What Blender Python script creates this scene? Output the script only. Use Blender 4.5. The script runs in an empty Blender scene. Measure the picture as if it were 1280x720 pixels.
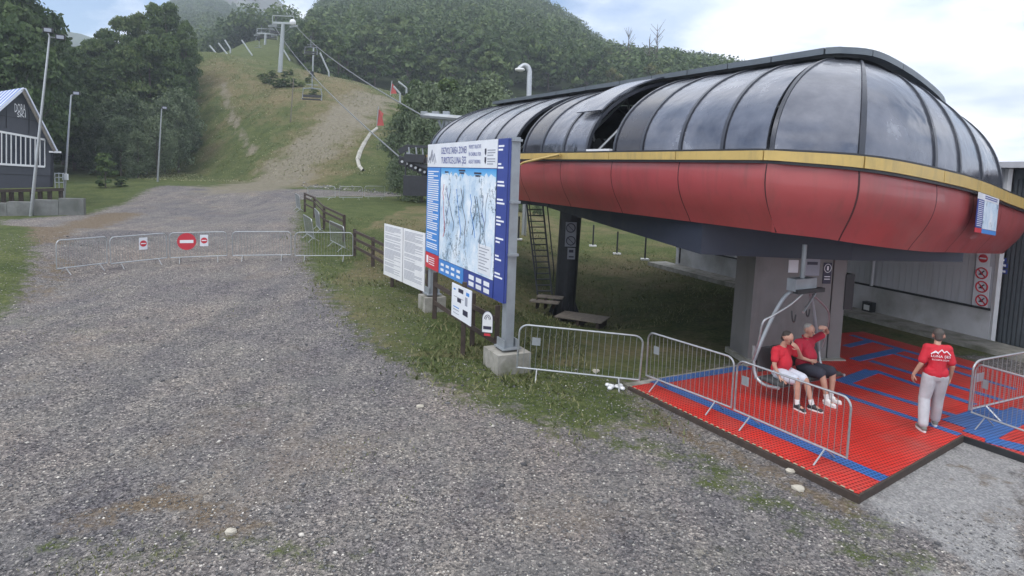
import bpy, math, random
import numpy as np
from mathutils import Vector, Matrix
random.seed(7); rng = np.random.default_rng(7)
SC = bpy.context.scene; COL = SC.collection

# ------------------------------------------------------------ camera
FPX, PX0, PY0, CAMZ = 760.0, 640.0, 282.5, 4.3
PITCH, ROLL = math.radians(5.0), 0.035
_f = Vector((0, math.cos(PITCH), -math.sin(PITCH)))
_r0 = Vector((1, 0, 0)); _u0 = Vector((0, math.sin(PITCH), math.cos(PITCH)))
_r = _r0*math.cos(ROLL) + _u0*math.sin(ROLL)
_u = -_r0*math.sin(ROLL) + _u0*math.cos(ROLL)
CAM = Vector((0, 0, CAMZ))
cd = bpy.data.cameras.new('camera'); co = bpy.data.objects.new('camera', cd); COL.objects.link(co)
cd.sensor_width = 36; cd.lens = 36*FPX/1280; cd.shift_y = (PY0-360)/1280
cd.clip_start = 0.1; cd.clip_end = 4000
m = Matrix((_r, _u, -_f)).transposed().to_4x4(); m.translation = CAM
co.matrix_world = m
SC.camera = co

# ------------------------------------------------------------ world / light
SUN_EL, SUN_AZ = math.radians(56), math.radians(228)      # azimuth clockwise from +Y: behind the viewer
w = bpy.data.worlds.new('World'); SC.world = w; w.use_nodes = True
nt = w.node_tree; nt.nodes.clear(); N = nt.nodes.new; L = nt.links.new
out = N('ShaderNodeOutputWorld'); bg = N('ShaderNodeBackground'); bg.inputs[1].default_value = 0.135
sky = N('ShaderNodeTexSky'); sky.sky_type = 'NISHITA'; sky.sun_disc = False
sky.sun_elevation = SUN_EL; sky.sun_rotation = SUN_AZ; sky.altitude = 1000
tc = N('ShaderNodeTexCoord'); sep = N('ShaderNodeSeparateXYZ'); L(tc.outputs['Generated'], sep.inputs[0])
mx = N('ShaderNodeMath'); mx.operation = 'MAXIMUM'; mx.inputs[1].default_value = 0.0; L(sep.outputs[2], mx.inputs[0])
ad = N('ShaderNodeMath'); ad.operation = 'ADD'; ad.inputs[1].default_value = 0.22; L(mx.outputs[0], ad.inputs[0])
dx = N('ShaderNodeMath'); dx.operation = 'DIVIDE'; L(sep.outputs[0], dx.inputs[0]); L(ad.outputs[0], dx.inputs[1])
dy = N('ShaderNodeMath'); dy.operation = 'DIVIDE'; L(sep.outputs[1], dy.inputs[0]); L(ad.outputs[0], dy.inputs[1])
cmb = N('ShaderNodeCombineXYZ'); L(dx.outputs[0], cmb.inputs[0]); L(dy.outputs[0], cmb.inputs[1]); cmb.inputs[2].default_value = 3.1
n1 = N('ShaderNodeTexNoise'); n1.inputs['Scale'].default_value = 1.15; n1.inputs['Detail'].default_value = 7; n1.inputs['Roughness'].default_value = .55
L(cmb.outputs[0], n1.inputs['Vector'])
cov = N('ShaderNodeValToRGB'); cov.color_ramp.elements[0].position = .37; cov.color_ramp.elements[1].position = .50
L(n1.outputs[0], cov.inputs[0])
n2 = N('ShaderNodeTexNoise'); n2.inputs['Scale'].default_value = 1.3; n2.inputs['Detail'].default_value = 5
cm2 = N('ShaderNodeVectorMath'); cm2.operation = 'ADD'; cm2.inputs[1].default_value = (3.3, 1.7, 5); L(cmb.outputs[0], cm2.inputs[0]); L(cm2.outputs[0], n2.inputs['Vector'])
cr = N('ShaderNodeValToRGB'); e = cr.color_ramp.elements
e[0].position = .36; e[0].color = (4.3, 5.1, 6.6, 1); e[1].position = .55; e[1].color = (9.4, 9.5, 9.8, 1)
L(n2.outputs[0], cr.inputs[0])
mixs = N('ShaderNodeMixRGB'); L(cov.outputs[0], mixs.inputs[0]); L(sky.outputs[0], mixs.inputs[1]); L(cr.outputs[0], mixs.inputs[2])
L(mixs.outputs[0], bg.inputs[0]); L(bg.outputs[0], out.inputs[0])
sd = bpy.data.lights.new('sun', 'SUN'); sd.energy = 1.15; sd.angle = math.radians(20); sd.color = (1, .96, .9)
so = bpy.data.objects.new('sun', sd); COL.objects.link(so)
sv = Vector((math.sin(SUN_AZ)*math.cos(SUN_EL), math.cos(SUN_AZ)*math.cos(SUN_EL), math.sin(SUN_EL)))
so.rotation_euler = sv.to_track_quat('Z', 'Y').to_euler()
SC.view_settings.view_transform = 'Standard'; SC.view_settings.look = 'None'
SC.view_settings.exposure = 0.50; SC.view_settings.gamma = 1
SC.render.engine = 'CYCLES'
SC.cycles.max_bounces = 6; SC.cycles.diffuse_bounces = 3; SC.cycles.glossy_bounces = 3
SC.cycles.transmission_bounces = 4; SC.cycles.volume_bounces = 0; SC.cycles.transparent_max_bounces = 8

# ------------------------------------------------------------ terrain height
def sm(a, b, x):
    t = np.clip((x-a)/(b-a), 0, 1); return t*t*(3-2*t)
def vnoise(x, y, s=1.0, seed=0):
    x = np.asarray(x, float)/s + 31.7*seed; y = np.asarray(y, float)/s - 17.3*seed
    xi = np.floor(x); yi = np.floor(y); fx = x-xi; fy = y-yi
    fx = fx*fx*(3-2*fx); fy = fy*fy*(3-2*fy)
    def h(a, b):
        v = np.sin(a*127.1+b*311.7+seed*74.7)*43758.5453; return v-np.floor(v)
    return (h(xi, yi)*(1-fx)+h(xi+1, yi)*fx)*(1-fy)+(h(xi, yi+1)*(1-fx)+h(xi+1, yi+1)*fx)*fy - .5
def fbm(x, y, s, seed=0, o=4):
    r = 0
    for i in range(o): r = r + vnoise(x, y, s/2**i, seed+i)/2**i
    return r
def pix_z(py, H, d): return CAMZ+(H-py)/FPX*d
def hor(px): return 216+.035*(px-640)
_sky = np.array([(-400, 150), (-100, 120), (60, 105), (110, 100), (180, 70), (215, 22), (260, 19), (290, 30), (330, 40), (352, 50), (376, 58), (396, 28), (450, 6), (600, 12), (650, 28), (700, 46), (740, 74),
                 (775, 86), (830, 92), (880, 100), (920, 112), (1000, 150), (1100, 240), (1700, 260)], float)
_D = np.array([(-400, 500), (180, 500), (215, 560), (340, 560), (372, 480), (400, 400), (600, 360), (760, 380), (1700, 420)], float)
def hz(x, y):
    x = np.asarray(x, float); y = np.asarray(y, float)
    ys = np.maximum(y, 1.0); u = x/np.maximum(ys, 30.0); px = 640+760*u
    left = np.interp(ys, [0, 8, 13, 23, 41, 59, 90], [0, 0, .2, .65, 1.35, 1.95, 3.2])
    right = np.interp(ys, [0, 20, 30, 36, 50, 90], [0, 0, 0, .3, 1.0, 3.0])
    wr = sm(-1.5, 4.5, x)
    z = left*(1-wr)+right*wr
    z = z - 1.35*np.exp(-((x-2.6)**2/(2*2.6**2)+(y-23.0)**2/(2*3.4**2)))
    # bank on the far left by the road
    z = z + .6*sm(-13.0, -17.5, x)*sm(8, 14, y)*(1-sm(24, 31, y))
    z = z - .75*sm(-14, -20, x)*sm(26, 34, y)*(1-sm(46, 58, y))
    zc = np.interp(u, [-1.6, -.7, -.49, -.38, -.26, -.197, -.14, 0, .3, .8, 1.6], [22, 25, 24.7, 22.5, 20, 18.4, 16, 14, 12, 9, 8])
    y0 = np.interp(u, [-.7, -.55, -.4, -.25, -.1, .3], [88, 80, 66, 60, 60, 62])
    t = np.clip((ys-y0)/(115-y0), 0, 1)
    ramp = t*t*(3-2*t)*.45+t*.55
    zy0 = np.interp(y0, [0, 59, 90], [1.95, 1.95, 3.2])
    z = np.where(ys > y0, z*(1-t)+zc*t*1.0*0 + zc*t + (ramp-t)*(zc-zy0), z)
    # knoll mid-slope right of centre, small relief
    z = z + 1.5*np.exp(-((x+33)**2/60+(y-96)**2/120))
    # upper slope and forest hills
    zu = zc + (np.minimum(ys, 188)-115)*np.interp(u, [-.52, -.49, -.44, -.38, -.355, -.32], [.10, .16, .24, .29, .22, .02])
    z = np.where(ys > 115, zu, z)
    D = np.interp(px, _D[:, 0], _D[:, 1]); S = np.interp(px, _sky[:, 0], _sky[:, 1])
    S = S + 3*np.sin(px*.045)*.6
    zt = CAMZ+(hor(px)-S)/FPX*D
    ystart = np.interp(px, [200, 350, 380, 560, 900], [185, 185, 135, 125, 110])
    k = np.clip((ys-ystart)/(D-ystart), 0, 1)
    z = np.where(ys > ystart, z*(1-k)+zt*k, z)
    z = z - 12*(1-np.exp(-k*14))*(1-k)*(1-sm(380, 398, px))
    z = np.where(ys > D, zt-(ys-D)*.25, z)
    amp = np.clip((ys-20)/60, .04, 1.0)
    z = z + amp*(fbm(x, y, 9, 3)*.35) + .02*fbm(x, y, 1.4, 5)*np.where(x > 1.5, .3, 1)
    z = z + np.clip((ys-150)/200, 0, 1)*fbm(x, y, 60, 9)*8
    return z
def ray(px, py):
    return (_f + _r*((px-PX0)/FPX) + _u*((PY0-py)/FPX))
def P(px, py, Y):
    d = ray(px, py); return CAM + d*(Y/d.y)
def PZ(px, py, z):
    d = ray(px, py); return CAM + d*((z-CAMZ)/d.z)
def PL(px, py, p0, n):
    d = ray(px, py); n = Vector(n); return CAM + d*((Vector(p0)-CAM).dot(n)/d.dot(n))
_ts = np.concatenate([np.arange(3, 60, .1), np.arange(60, 700, .6)])
def G(px, py):
    d = ray(px, py); d = d/d.y
    h = CAM.z+d.z*_ts - hz(d.x*_ts, _ts)
    i = int(np.argmax(h < 0))
    if i == 0: return P(px, py, 300)
    a, b = _ts[i-1], _ts[i]; ha, hb = h[i-1], h[i]
    t = a+(b-a)*ha/(ha-hb); p = CAM+d*t
    return Vector((p.x, p.y, float(hz(p.x, p.y))))
def gz(x, y): return float(hz(x, y))
def proj(p):
    v = Vector(p)-CAM; z = v.dot(_f); return (PX0+FPX*v.dot(_r)/z, PY0-FPX*v.dot(_u)/z)

# ------------------------------------------------------------ materials
def newmat(name):
    m = bpy.data.materials.new(name); m.use_nodes = True
    return m, m.node_tree.nodes, m.node_tree.links, m.node_tree.nodes['Principled BSDF']
def ramp(nodes, stops):
    r = nodes.new('ShaderNodeValToRGB'); el = r.color_ramp.elements
    while len(el) < len(stops): el.new(.5)
    for e_, (p, c) in zip(el, stops):
        e_.position = p; e_.color = (c[0], c[1], c[2], 1) if hasattr(c, '__len__') else (c, c, c, 1)
    return r
def M(name, col, rough=.6, metal=0, var=.15, scale=6, bump=.0, spec=.5, detail=6, coat=0, stain=None):
    m, n, l, b = newmat(name)
    t = n.new('ShaderNodeTexCoord'); z = n.new('ShaderNodeTexNoise')
    z.inputs['Scale'].default_value = scale; z.inputs['Detail'].default_value = detail; z.inputs['Roughness'].default_value = .6
    l.new(t.outputs['Object'], z.inputs['Vector'])
    lo = [c*(1-var) for c in col]; hi = [min(1, c*(1+var)) for c in col]
    r = ramp(n, [(.3, lo), (.7, hi)]); l.new(z.outputs[0], r.inputs[0])
    last = r.outputs[0]
    if stain:
        z2 = n.new('ShaderNodeTexNoise'); z2.inputs['Scale'].default_value = scale*.37; z2.inputs['Detail'].default_value = 8
        l.new(t.outputs['Object'], z2.inputs['Vector'])
        r2 = ramp(n, [(.5, 0), (.68, 1)]); l.new(z2.outputs[0], r2.inputs[0])
        mx = n.new('ShaderNodeMixRGB'); mx.inputs[2].default_value = (*stain, 1); l.new(r2.outputs[0], mx.inputs[0]); l.new(last, mx.inputs[1]); last = mx.outputs[0]
    l.new(last, b.inputs['Base Color'])
    rr = ramp(n, [(.3, max(0, rough-.1)), (.7, min(1, rough+.1))]); l.new(z.outputs[0], rr.inputs[0]); l.new(rr.outputs[0], b.inputs['Roughness'])
    b.inputs['Metallic'].default_value = metal; b.inputs['Specular IOR Level'].default_value = spec
    b.inputs['Coat Weight'].default_value = coat
    if bump:
        bp = n.new('ShaderNodeBump'); bp.inputs['Strength'].default_value = bump; bp.inputs['Distance'].default_value = .02
        l.new(z.outputs[0], bp.inputs['Height']); l.new(bp.outputs[0], b.inputs['Normal'])
    return m
m_galv = M('galvanised_steel', (.42, .44, .46), .38, .75, .15, 14)
m_galvd = M('galvanised_post', (.30, .33, .36), .5, .35, .12, 4, stain=(.24, .25, .26))
m_bar = M('galvanised_rod', (.27, .29, .30), .45, .6, .15, 14)
m_dark = M('dark_steel', (.035, .038, .045), .5, .3, .25, 5)
m_under = M('underside_navy', (.028, .034, .055), .55, .0, .15, 2)
m_black = M('black_plastic', (.02, .021, .024), .5, 0, .2, 8)
m_red = M('red_shell_paint', (.35, .064, .066), .38, 0, .08, 1.2, coat=.2, stain=(.28, .046, .05))
def streaks(m, col, amt=.5, sc=(3, 3, .35)):
    n, l = m.node_tree.nodes, m.node_tree.links; b = n['Principled BSDF']; src = b.inputs['Base Color'].links[0].from_socket
    t = n.new('ShaderNodeTexCoord'); mp = n.new('ShaderNodeMapping'); mp.inputs['Scale'].default_value = sc; l.new(t.outputs['Object'], mp.inputs[0])
    z = n.new('ShaderNodeTexNoise'); z.inputs['Scale'].default_value = 1.6; z.inputs['Detail'].default_value = 8; z.inputs['Roughness'].default_value = .65; l.new(mp.outputs[0], z.inputs['Vector'])
    r = ramp(n, [(.50, 0), (.74, amt)]); l.new(z.outputs[0], r.inputs[0]); mx = n.new('ShaderNodeMixRGB'); mx.inputs[2].default_value = (*col, 1)
    l.new(r.outputs[0], mx.inputs[0]); l.new(src, mx.inputs[1]); l.new(mx.outputs[0], b.inputs['Base Color'])
m_redseam = M('seam_sealant', (.05, .012, .014), .7)
m_yel = M('yellow_trim_paint', (.52, .37, .12), .45, 0, .08, 3)
m_rib = M('glazing_rib', (.045, .05, .065), .35, .3, .15, 4)
m_cap = M('ridge_cap_metal', (.12, .14, .16), .4, .4, .15, 3)
m_conc = M('concrete', (.30, .29, .26), .85, 0, .25, 5, .4, stain=(.16, .16, .12))
m_concw = M('stained_concrete_wall', (.19, .195, .19), .9, 0, .3, 1.6, .4, stain=(.13, .14, .13))
m_col = M('pillar_paint', (.19, .185, .185), .55, 0, .1, 2, stain=(.12, .118, .12))
m_white = M('white_paint', (.72, .73, .75), .5, 0, .06, 4)
m_paper = M('white_print', (.72, .75, .80), .4, 0, .04, 3)
m_wood = M('dark_stained_timber', (.05, .035, .028), .75, 0, .35, 9, .3)
m_woodg = M('weathered_timber', (.17, .15, .13), .85, 0, .3, 7, .4)
m_skin = M('skin', (.46, .26, .19), .5, 0, .08, 12)
m_tee = M('red_tshirt_cotton', (.52, .018, .035), .85, 0, .1, 7, 1.0, detail=3)
m_teeb = M('red_polo_cotton', (.40, .016, .04), .85, 0, .1, 7, 1.0, detail=3)
m_trs = M('light_grey_jersey', (.42, .42, .45), .9, 0, .1, 7, 1.0, detail=3)
m_shl = M('pale_shorts_cotton', (.55, .58, .66), .9, 0, .1, 7, 1.0, detail=3)
m_shd = M('dark_shorts_cotton', (.03, .033, .05), .9, 0, .15, 8)
m_hair = M('dark_hair', (.035, .028, .024), .7, 0, .3, 60, .4)
m_hairg = M('grey_hair', (.32, .30, .28), .7, 0, .2, 60, .4)
m_hairs = M('short_grey_hair', (.07, .06, .055), .7, 0, .2, 60, .4)
m_shoe = M('black_shoe', (.025, .025, .03), .6)
m_shoew = M('white_sole', (.7, .7, .7), .6)
m_shoeg = M('grey_shoe', (.16, .17, .16), .7)
m_clad = M('dark_cladding', (.05, .055, .07), .6, 0, .12, 2)
m_wall = M('metal_wall_sheet', (.54, .55, .59), .45, .15, .06, .8)
m_plinth = M('plinth_render', (.58, .58, .60), .85, 0, .1, 1.2, .2, stain=(.30, .30, .29))
m_door = M('roller_door_steel', (.10, .115, .13), .5, .2, .1, 2)
m_bark = M('bark', (.10, .085, .07), .9, 0, .3, 6, .5)
streaks(m_red, (.20, .06, .055), .6); streaks(m_yel, (.30, .23, .10), .6, (4, 4, 1)); streaks(m_wall, (.30, .30, .29), .4); streaks(m_plinth, (.28, .27, .24), .5, (1.5, 1.5, .8)); streaks(m_concw, (.07, .075, .06), .7, (1, 1, .3)); streaks(m_col, (.11, .105, .10), .5, (2, 2, .25))
m_blue = M('sign_blue', (.035, .06, .27), .45, 0, .08, 2)
m_blue2 = M('sign_light_blue', (.06, .24, .62), .45, 0, .08, 2)
m_signred = M('sign_red', (.55, .03, .05), .45, 0, .05, 2)
m_ink = M('print_dark', (.03, .03, .06), .5, 0, .05, 2)
m_inkb = M('print_navy', (.05, .07, .30), .5, 0, .05, 2)
m_inkg = M('print_grey', (.30, .32, .38), .5, 0, .05, 2)
m_inkw = M('print_white', (.8, .82, .86), .5, 0, .03, 2)
m_net = M('red_net_fabric', (.33, .06, .055), .85, 0, .2, 3)
m_wire = M('wire_rope', (.15, .16, .17), .5, .4, .1, 3)
m_tower = M('tower_steel', (.34, .37, .38), .5, .3, .1, 2)
m_seat = M('grey_seat_pad', (.045, .047, .05), .75, 0, .15, 10)
m_lamp = M('lamp_glass', (.65, .66, .66), .3, 0, .05, 5)

def ground_mat():
    m, n, l, b = newmat('ground'); b.inputs['Roughness'].default_value = .95; b.inputs['Specular IOR Level'].default_value = .15
    t = n.new('ShaderNodeTexCoord'); at = n.new('ShaderNodeAttribute'); at.attribute_name = 'masks'
    at2 = n.new('ShaderNodeAttribute'); at2.attribute_name = 'masks2'
    s = n.new('ShaderNodeSeparateColor'); l.new(at.outputs['Color'], s.inputs[0])
    s2 = n.new('ShaderNodeSeparateColor'); l.new(at2.outputs['Color'], s2.inputs[0])
    def noise(sc, d=6, r=.6, off=0):
        z = n.new('ShaderNodeTexNoise'); z.inputs['Scale'].default_value = sc; z.inputs['Detail'].default_value = d; z.inputs['Roughness'].default_value = r
        if off:
            v = n.new('ShaderNodeVectorMath'); v.operation = 'ADD'; v.inputs[1].default_value = (off, off*1.7, off); l.new(t.outputs['Object'], v.inputs[0]); l.new(v.outputs[0], z.inputs['Vector'])
        else: l.new(t.outputs['Object'], z.inputs['Vector'])
        return z.outputs[0]
    def mix(f, a, c, mode='MIX'):
        x = n.new('ShaderNodeMixRGB'); x.blend_type = mode
        if isinstance(f, float): x.inputs[0].default_value = f
        else: l.new(f, x.inputs[0])
        for i, q in ((1, a), (2, c)):
            if isinstance(q, tuple): x.inputs[i].default_value = (*q, 1)
            else: l.new(q, x.inputs[i])
        return x.outputs[0]
    def rp(v, *stops):
        r = ramp(n, stops); l.new(v, r.inputs[0]); return r.outputs[0]
    # gravel: individual stone cells
    def vor(sc):
        v = n.new('ShaderNodeTexVoronoi'); v.inputs['Scale'].default_value = sc; l.new(t.outputs['Object'], v.inputs['Vector']); return v
    v1 = vor(36); v2 = vor(15); v3 = vor(3.2)
    sv_ = n.new('ShaderNodeSeparateColor'); l.new(v1.outputs['Color'], sv_.inputs[0])
    st = rp(sv_.outputs[0], (0, (.035, .035, .04)), (.3, (.11, .11, .115)), (.7, (.235, .23, .23)), (.93, (.32, .31, .305)), (1, (.58, .56, .53)))
    sv2 = n.new('ShaderNodeSeparateColor'); l.new(v2.outputs['Color'], sv2.inputs[0])
    st2 = rp(sv2.outputs[0], (0, (.07, .07, .075)), (.5, (.145, .145, .148)), (1, (.26, .25, .24)))
    gravel = mix(.30, st, st2)
    nz = noise(1.1, 8, .7)
    gravel = mix(1.0, gravel, rp(nz, (.3, (.70, .68, .75)), (.7, (1.16, 1.13, 1.09))), 'MULTIPLY')
    gravel = mix(rp(noise(.35, 6, .65, 11), (.56, 0), (.70, .45)), gravel, (.215, .18, .145))
    gravel = mix(rp(noise(.5, 7, .7, 23), (.60, 0), (.70, .4)), gravel, (.085, .10, .055))
    gravel = mix(1.0, gravel, rp(noise(.16, 5, .6, 61), (.35, (.80, .81, .88)), (.5, (1, 1, 1)), (.68, (1.12, 1.06, 1.02))), 'MULTIPLY')
    ms_ = n.new('ShaderNodeMapping'); ms_.inputs['Rotation'].default_value = (0, 0, .22); ms_.inputs['Scale'].default_value = (1.1, .10, 1); l.new(t.outputs['Object'], ms_.inputs[0])
    zs = n.new('ShaderNodeTexNoise'); zs.inputs['Scale'].default_value = 1.0; zs.inputs['Detail'].default_value = 5; zs.inputs['Roughness'].default_value = .6; l.new(ms_.outputs[0], zs.inputs['Vector'])
    gravel = mix(1.0, gravel, rp(zs.outputs[0], (.38, (.88, .89, .92)), (.5, (1.02, 1.02, 1.02)), (.62, (1.12, 1.10, 1.08))), 'MULTIPLY')
    gravel = mix(1.0, gravel, (1.09, 1.06, .995), 'MULTIPLY')
    fine = rp(noise(30, 4, .8, 71), (.3, (.10, .10, .10)), (.7, (.24, .235, .225)))
    gravel = mix(rp(noise(.9, 7, .7, 81), (.50, 0), (.66, .40)), gravel, fine)
    # pale gravel
    pale = mix(.55, rp(sv_.outputs[1], (0, (.16, .16, .165)), (.5, (.30, .30, .30)), (1, (.52, .51, .50))), rp(noise(3, 8, .7), (.3, (.20, .20, .205)), (.7, (.36, .355, .35))))
    # grass
    g1 = rp(noise(9, 8, .75, 3), (.28, (.034, .046, .018)), (.5, (.075, .100, .036)), (.72, (.16, .175, .078)))
    g2 = rp(noise(.8, 6, .6, 5), (.35, (.75, .80, .7)), (.65, (1.25, 1.15, 1.1)))
    grass = mix(1.0, g1, g2, 'MULTIPLY')
    dry = rp(noise(5, 8, .75, 31), (.28, (.085, .075, .038)), (.55, (.185, .155, .085)), (.75, (.29, .255, .16)))
    soil = rp(noise(14, 8, .8, 41), (.3, (.05, .04, .03)), (.5, (.15, .115, .08)), (.7, (.36, .31, .25)))
    floor = rp(noise(.6, 6, .7, 9), (.3, (.012, .020, .008)), (.7, (.04, .055, .02)))
    def thr(mask, nzv, w=.12):
        a = n.new('ShaderNodeMath'); a.operation = 'ADD'; l.new(mask, a.inputs[0])
        c = n.new('ShaderNodeMath'); c.operation = 'MULTIPLY_ADD'; l.new(nzv, c.inputs[0]); c.inputs[1].default_value = 1.5; c.inputs[2].default_value = -.75
        l.new(c.outputs[0], a.inputs[1]); return rp(a.outputs[0], (.5-w, 0), (.5+w, 1))
    ne = noise(2.6, 9, .75, 17); ne2 = noise(.35, 8, .7, 27)
    c = gravel
    c = mix(thr(s2.outputs[0], ne), c, pale)
    c = mix(thr(s.outputs[2], ne), c, soil)
    c = mix(thr(s.outputs[0], ne), c, grass)
    c = mix(thr(s.outputs[1], ne2, .18), c, dry)
    c = mix(thr(s2.outputs[1], ne2, .15), c, mix(.5, rp(noise(2.2, 8, .75, 91), (.3, (.15, .14, .12)), (.7, (.33, .315, .28))), dry))
    c = mix(s2.outputs[2], c, floor)
    l.new(c, b.inputs['Base Color'])
    bp = n.new('ShaderNodeBump'); bp.inputs['Strength'].default_value = 1.0; bp.inputs['Distance'].default_value = .045
    h = mix(.4, v1.outputs['Distance'], noise(7, 8, .8)); l.new(h, bp.inputs['Height']); l.new(bp.outputs[0], b.inputs['Normal'])
    return m
m_ground = ground_mat()

def leaf_mat(name, dark, mid, light):
    m, n, l, b = newmat(name); b.inputs['Roughness'].default_value = .6; b.inputs['Specular IOR Level'].default_value = .25
    a = n.new('ShaderNodeAttribute'); a.attribute_name = 'rnd'
    oi = n.new('ShaderNodeObjectInfo')
    ad = n.new('ShaderNodeMath'); ad.operation = 'MULTIPLY_ADD'; l.new(oi.outputs['Random'], ad.inputs[0]); ad.inputs[1].default_value = .42; l.new(a.outputs['Fac'], ad.inputs[2])
    r = ramp(n, [(0, dark), (.6, mid), (1.25/1.3, light)]); l.new(ad.outputs[0], r.inputs[0]); l.new(r.outputs[0], b.inputs['Base Color'])
    tr = n.new('ShaderNodeBsdfTranslucent'); l.new(r.outputs[0], tr.inputs['Color'])
    ms = n.new('ShaderNodeMixShader'); ms.inputs[0].default_value = .25; l.new(b.outputs[0], ms.inputs[1]); l.new(tr.outputs[0], ms.inputs[2])
    l.new(ms.outputs[0], n['Material Output'].inputs['Surface'])
    return m
m_leafd = leaf_mat('leaf_dark', (.028, .050, .020), (.055, .095, .034), (.10, .15, .052))
m_leafm = leaf_mat('leaf_mid', (.038, .068, .022), (.070, .115, .038), (.125, .17, .060))
m_leafl = leaf_mat('leaf_willow', (.055, .085, .040), (.10, .14, .075), (.17, .215, .125))
m_leafo = leaf_mat('leaf_olive', (.05, .06, .018), (.10, .115, .035), (.17, .17, .07))
m_blade = leaf_mat('grass_blade', (.06, .078, .028), (.115, .14, .05), (.23, .225, .115))

m_bladed = leaf_mat('dry_grass_blade', (.15, .18, .075), (.24, .25, .125), (.36, .34, .21))
def mat_tile(name, col):
    m, n, l, b = newmat(name); b.inputs['Roughness'].default_value = .5; b.inputs['Specular IOR Level'].default_value = .3
    t = n.new('ShaderNodeTexCoord'); mp = n.new('ShaderNodeMapping'); mp.inputs['Rotation'].default_value[2] = math.radians(-27); mp.inputs['Scale'].default_value = (15, 15, 0)
    l.new(t.outputs['Object'], mp.inputs[0])
    s = n.new('ShaderNodeSeparateXYZ'); l.new(mp.outputs[0], s.inputs[0])
    def cell(o):
        f = n.new('ShaderNodeMath'); f.operation = 'FRACT'; l.new(o, f.inputs[0])
        a = n.new('ShaderNodeMath'); a.operation = 'SUBTRACT'; l.new(f.outputs[0], a.inputs[0]); a.inputs[1].default_value = .5
        c = n.new('ShaderNodeMath'); c.operation = 'ABSOLUTE'; l.new(a.outputs[0], c.inputs[0]); return c.outputs[0]
    mxx = n.new('ShaderNodeMath'); mxx.operation = 'MAXIMUM'; l.new(cell(s.outputs[0]), mxx.inputs[0]); l.new(cell(s.outputs[1]), mxx.inputs[1])
    r = ramp(n, [(.24, 0), (.30, 1)]); l.new(mxx.outputs[0], r.inputs[0])
    z = n.new('ShaderNodeTexNoise'); z.inputs['Scale'].default_value = 1.2; z.inputs['Detail'].default_value = 8; l.new(t.outputs['Object'], z.inputs['Vector'])
    rc = ramp(n, [(.3, [c*.82 for c in col]), (.7, [min(1, c*1.12) for c in col])]); l.new(z.outputs[0], rc.inputs[0])
    zd = n.new('ShaderNodeTexNoise'); zd.inputs['Scale'].default_value = .8; zd.inputs['Detail'].default_value = 9; zd.inputs['Roughness'].default_value = .72; l.new(t.outputs['Object'], zd.inputs['Vector'])
    rd = ramp(n, [(.42, 0), (.72, .42)]); l.new(zd.outputs[0], rd.inputs[0])
    md = n.new('ShaderNodeMixRGB'); md.inputs[2].default_value = (.22, .17, .15, 1); l.new(rd.outputs[0], md.inputs[0]); l.new(rc.outputs[0], md.inputs[1])
    mx = n.new('ShaderNodeMixRGB'); mx.inputs[1].default_value = (*[c*.28 for c in col], 1); l.new(r.outputs[0], mx.inputs[0]); l.new(md.outputs[0], mx.inputs[2])
    l.new(mx.outputs[0], b.inputs['Base Color'])
    bp = n.new('ShaderNodeBump'); bp.inputs['Strength'].default_value = .6; bp.inputs['Distance'].default_value = .01; l.new(r.outputs[0], bp.inputs['Height']); l.new(bp.outputs[0], b.inputs['Normal'])
    return m
m_matred = mat_tile('red_grid_matting', (.60, .035, .025)); m_matblue = mat_tile('blue_grid_matting', (.035, .14, .42))

def glass_mat():
    m, n, l, b = newmat('smoked_dome_glazing')
    t = n.new('ShaderNodeTexCoord'); z = n.new('ShaderNodeTexNoise'); z.inputs['Scale'].default_value = .9; z.inputs['Detail'].default_value = 9; z.inputs['Roughness'].default_value = .65
    l.new(t.outputs['Object'], z.inputs['Vector'])
    r = ramp(n, [(.35, (.09, .10, .13)), (.58, (.165, .175, .21)), (.72, (.32, .33, .365))]); l.new(z.outputs[0], r.inputs[0]); l.new(r.outputs[0], b.inputs['Base Color'])
    rr = ramp(n, [(.35, .13), (.7, .32)]); l.new(z.outputs[0], rr.inputs[0]); l.new(rr.outputs[0], b.inputs['Roughness'])
    b.inputs['Metallic'].default_value = .55; b.inputs['Specular IOR Level'].default_value = .8; b.inputs['Coat Weight'].default_value = .0; b.inputs['Coat Roughness'].default_value = .2
    z2 = n.new('ShaderNodeTexNoise'); z2.inputs['Scale'].default_value = 1.6; z2.inputs['Detail'].default_value = 2; l.new(t.outputs['Object'], z2.inputs['Vector'])
    bp = n.new('ShaderNodeBump'); bp.inputs['Strength'].default_value = .35; bp.inputs['Distance'].default_value = .08; l.new(z2.outputs[0], bp.inputs['Height']); l.new(bp.outputs[0], b.inputs['Normal'])
    return m
m_glass = glass_mat()
m_win = M('window_pane', (.03, .035, .05), .12, 0, .2, 1, spec=.8)

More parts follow.
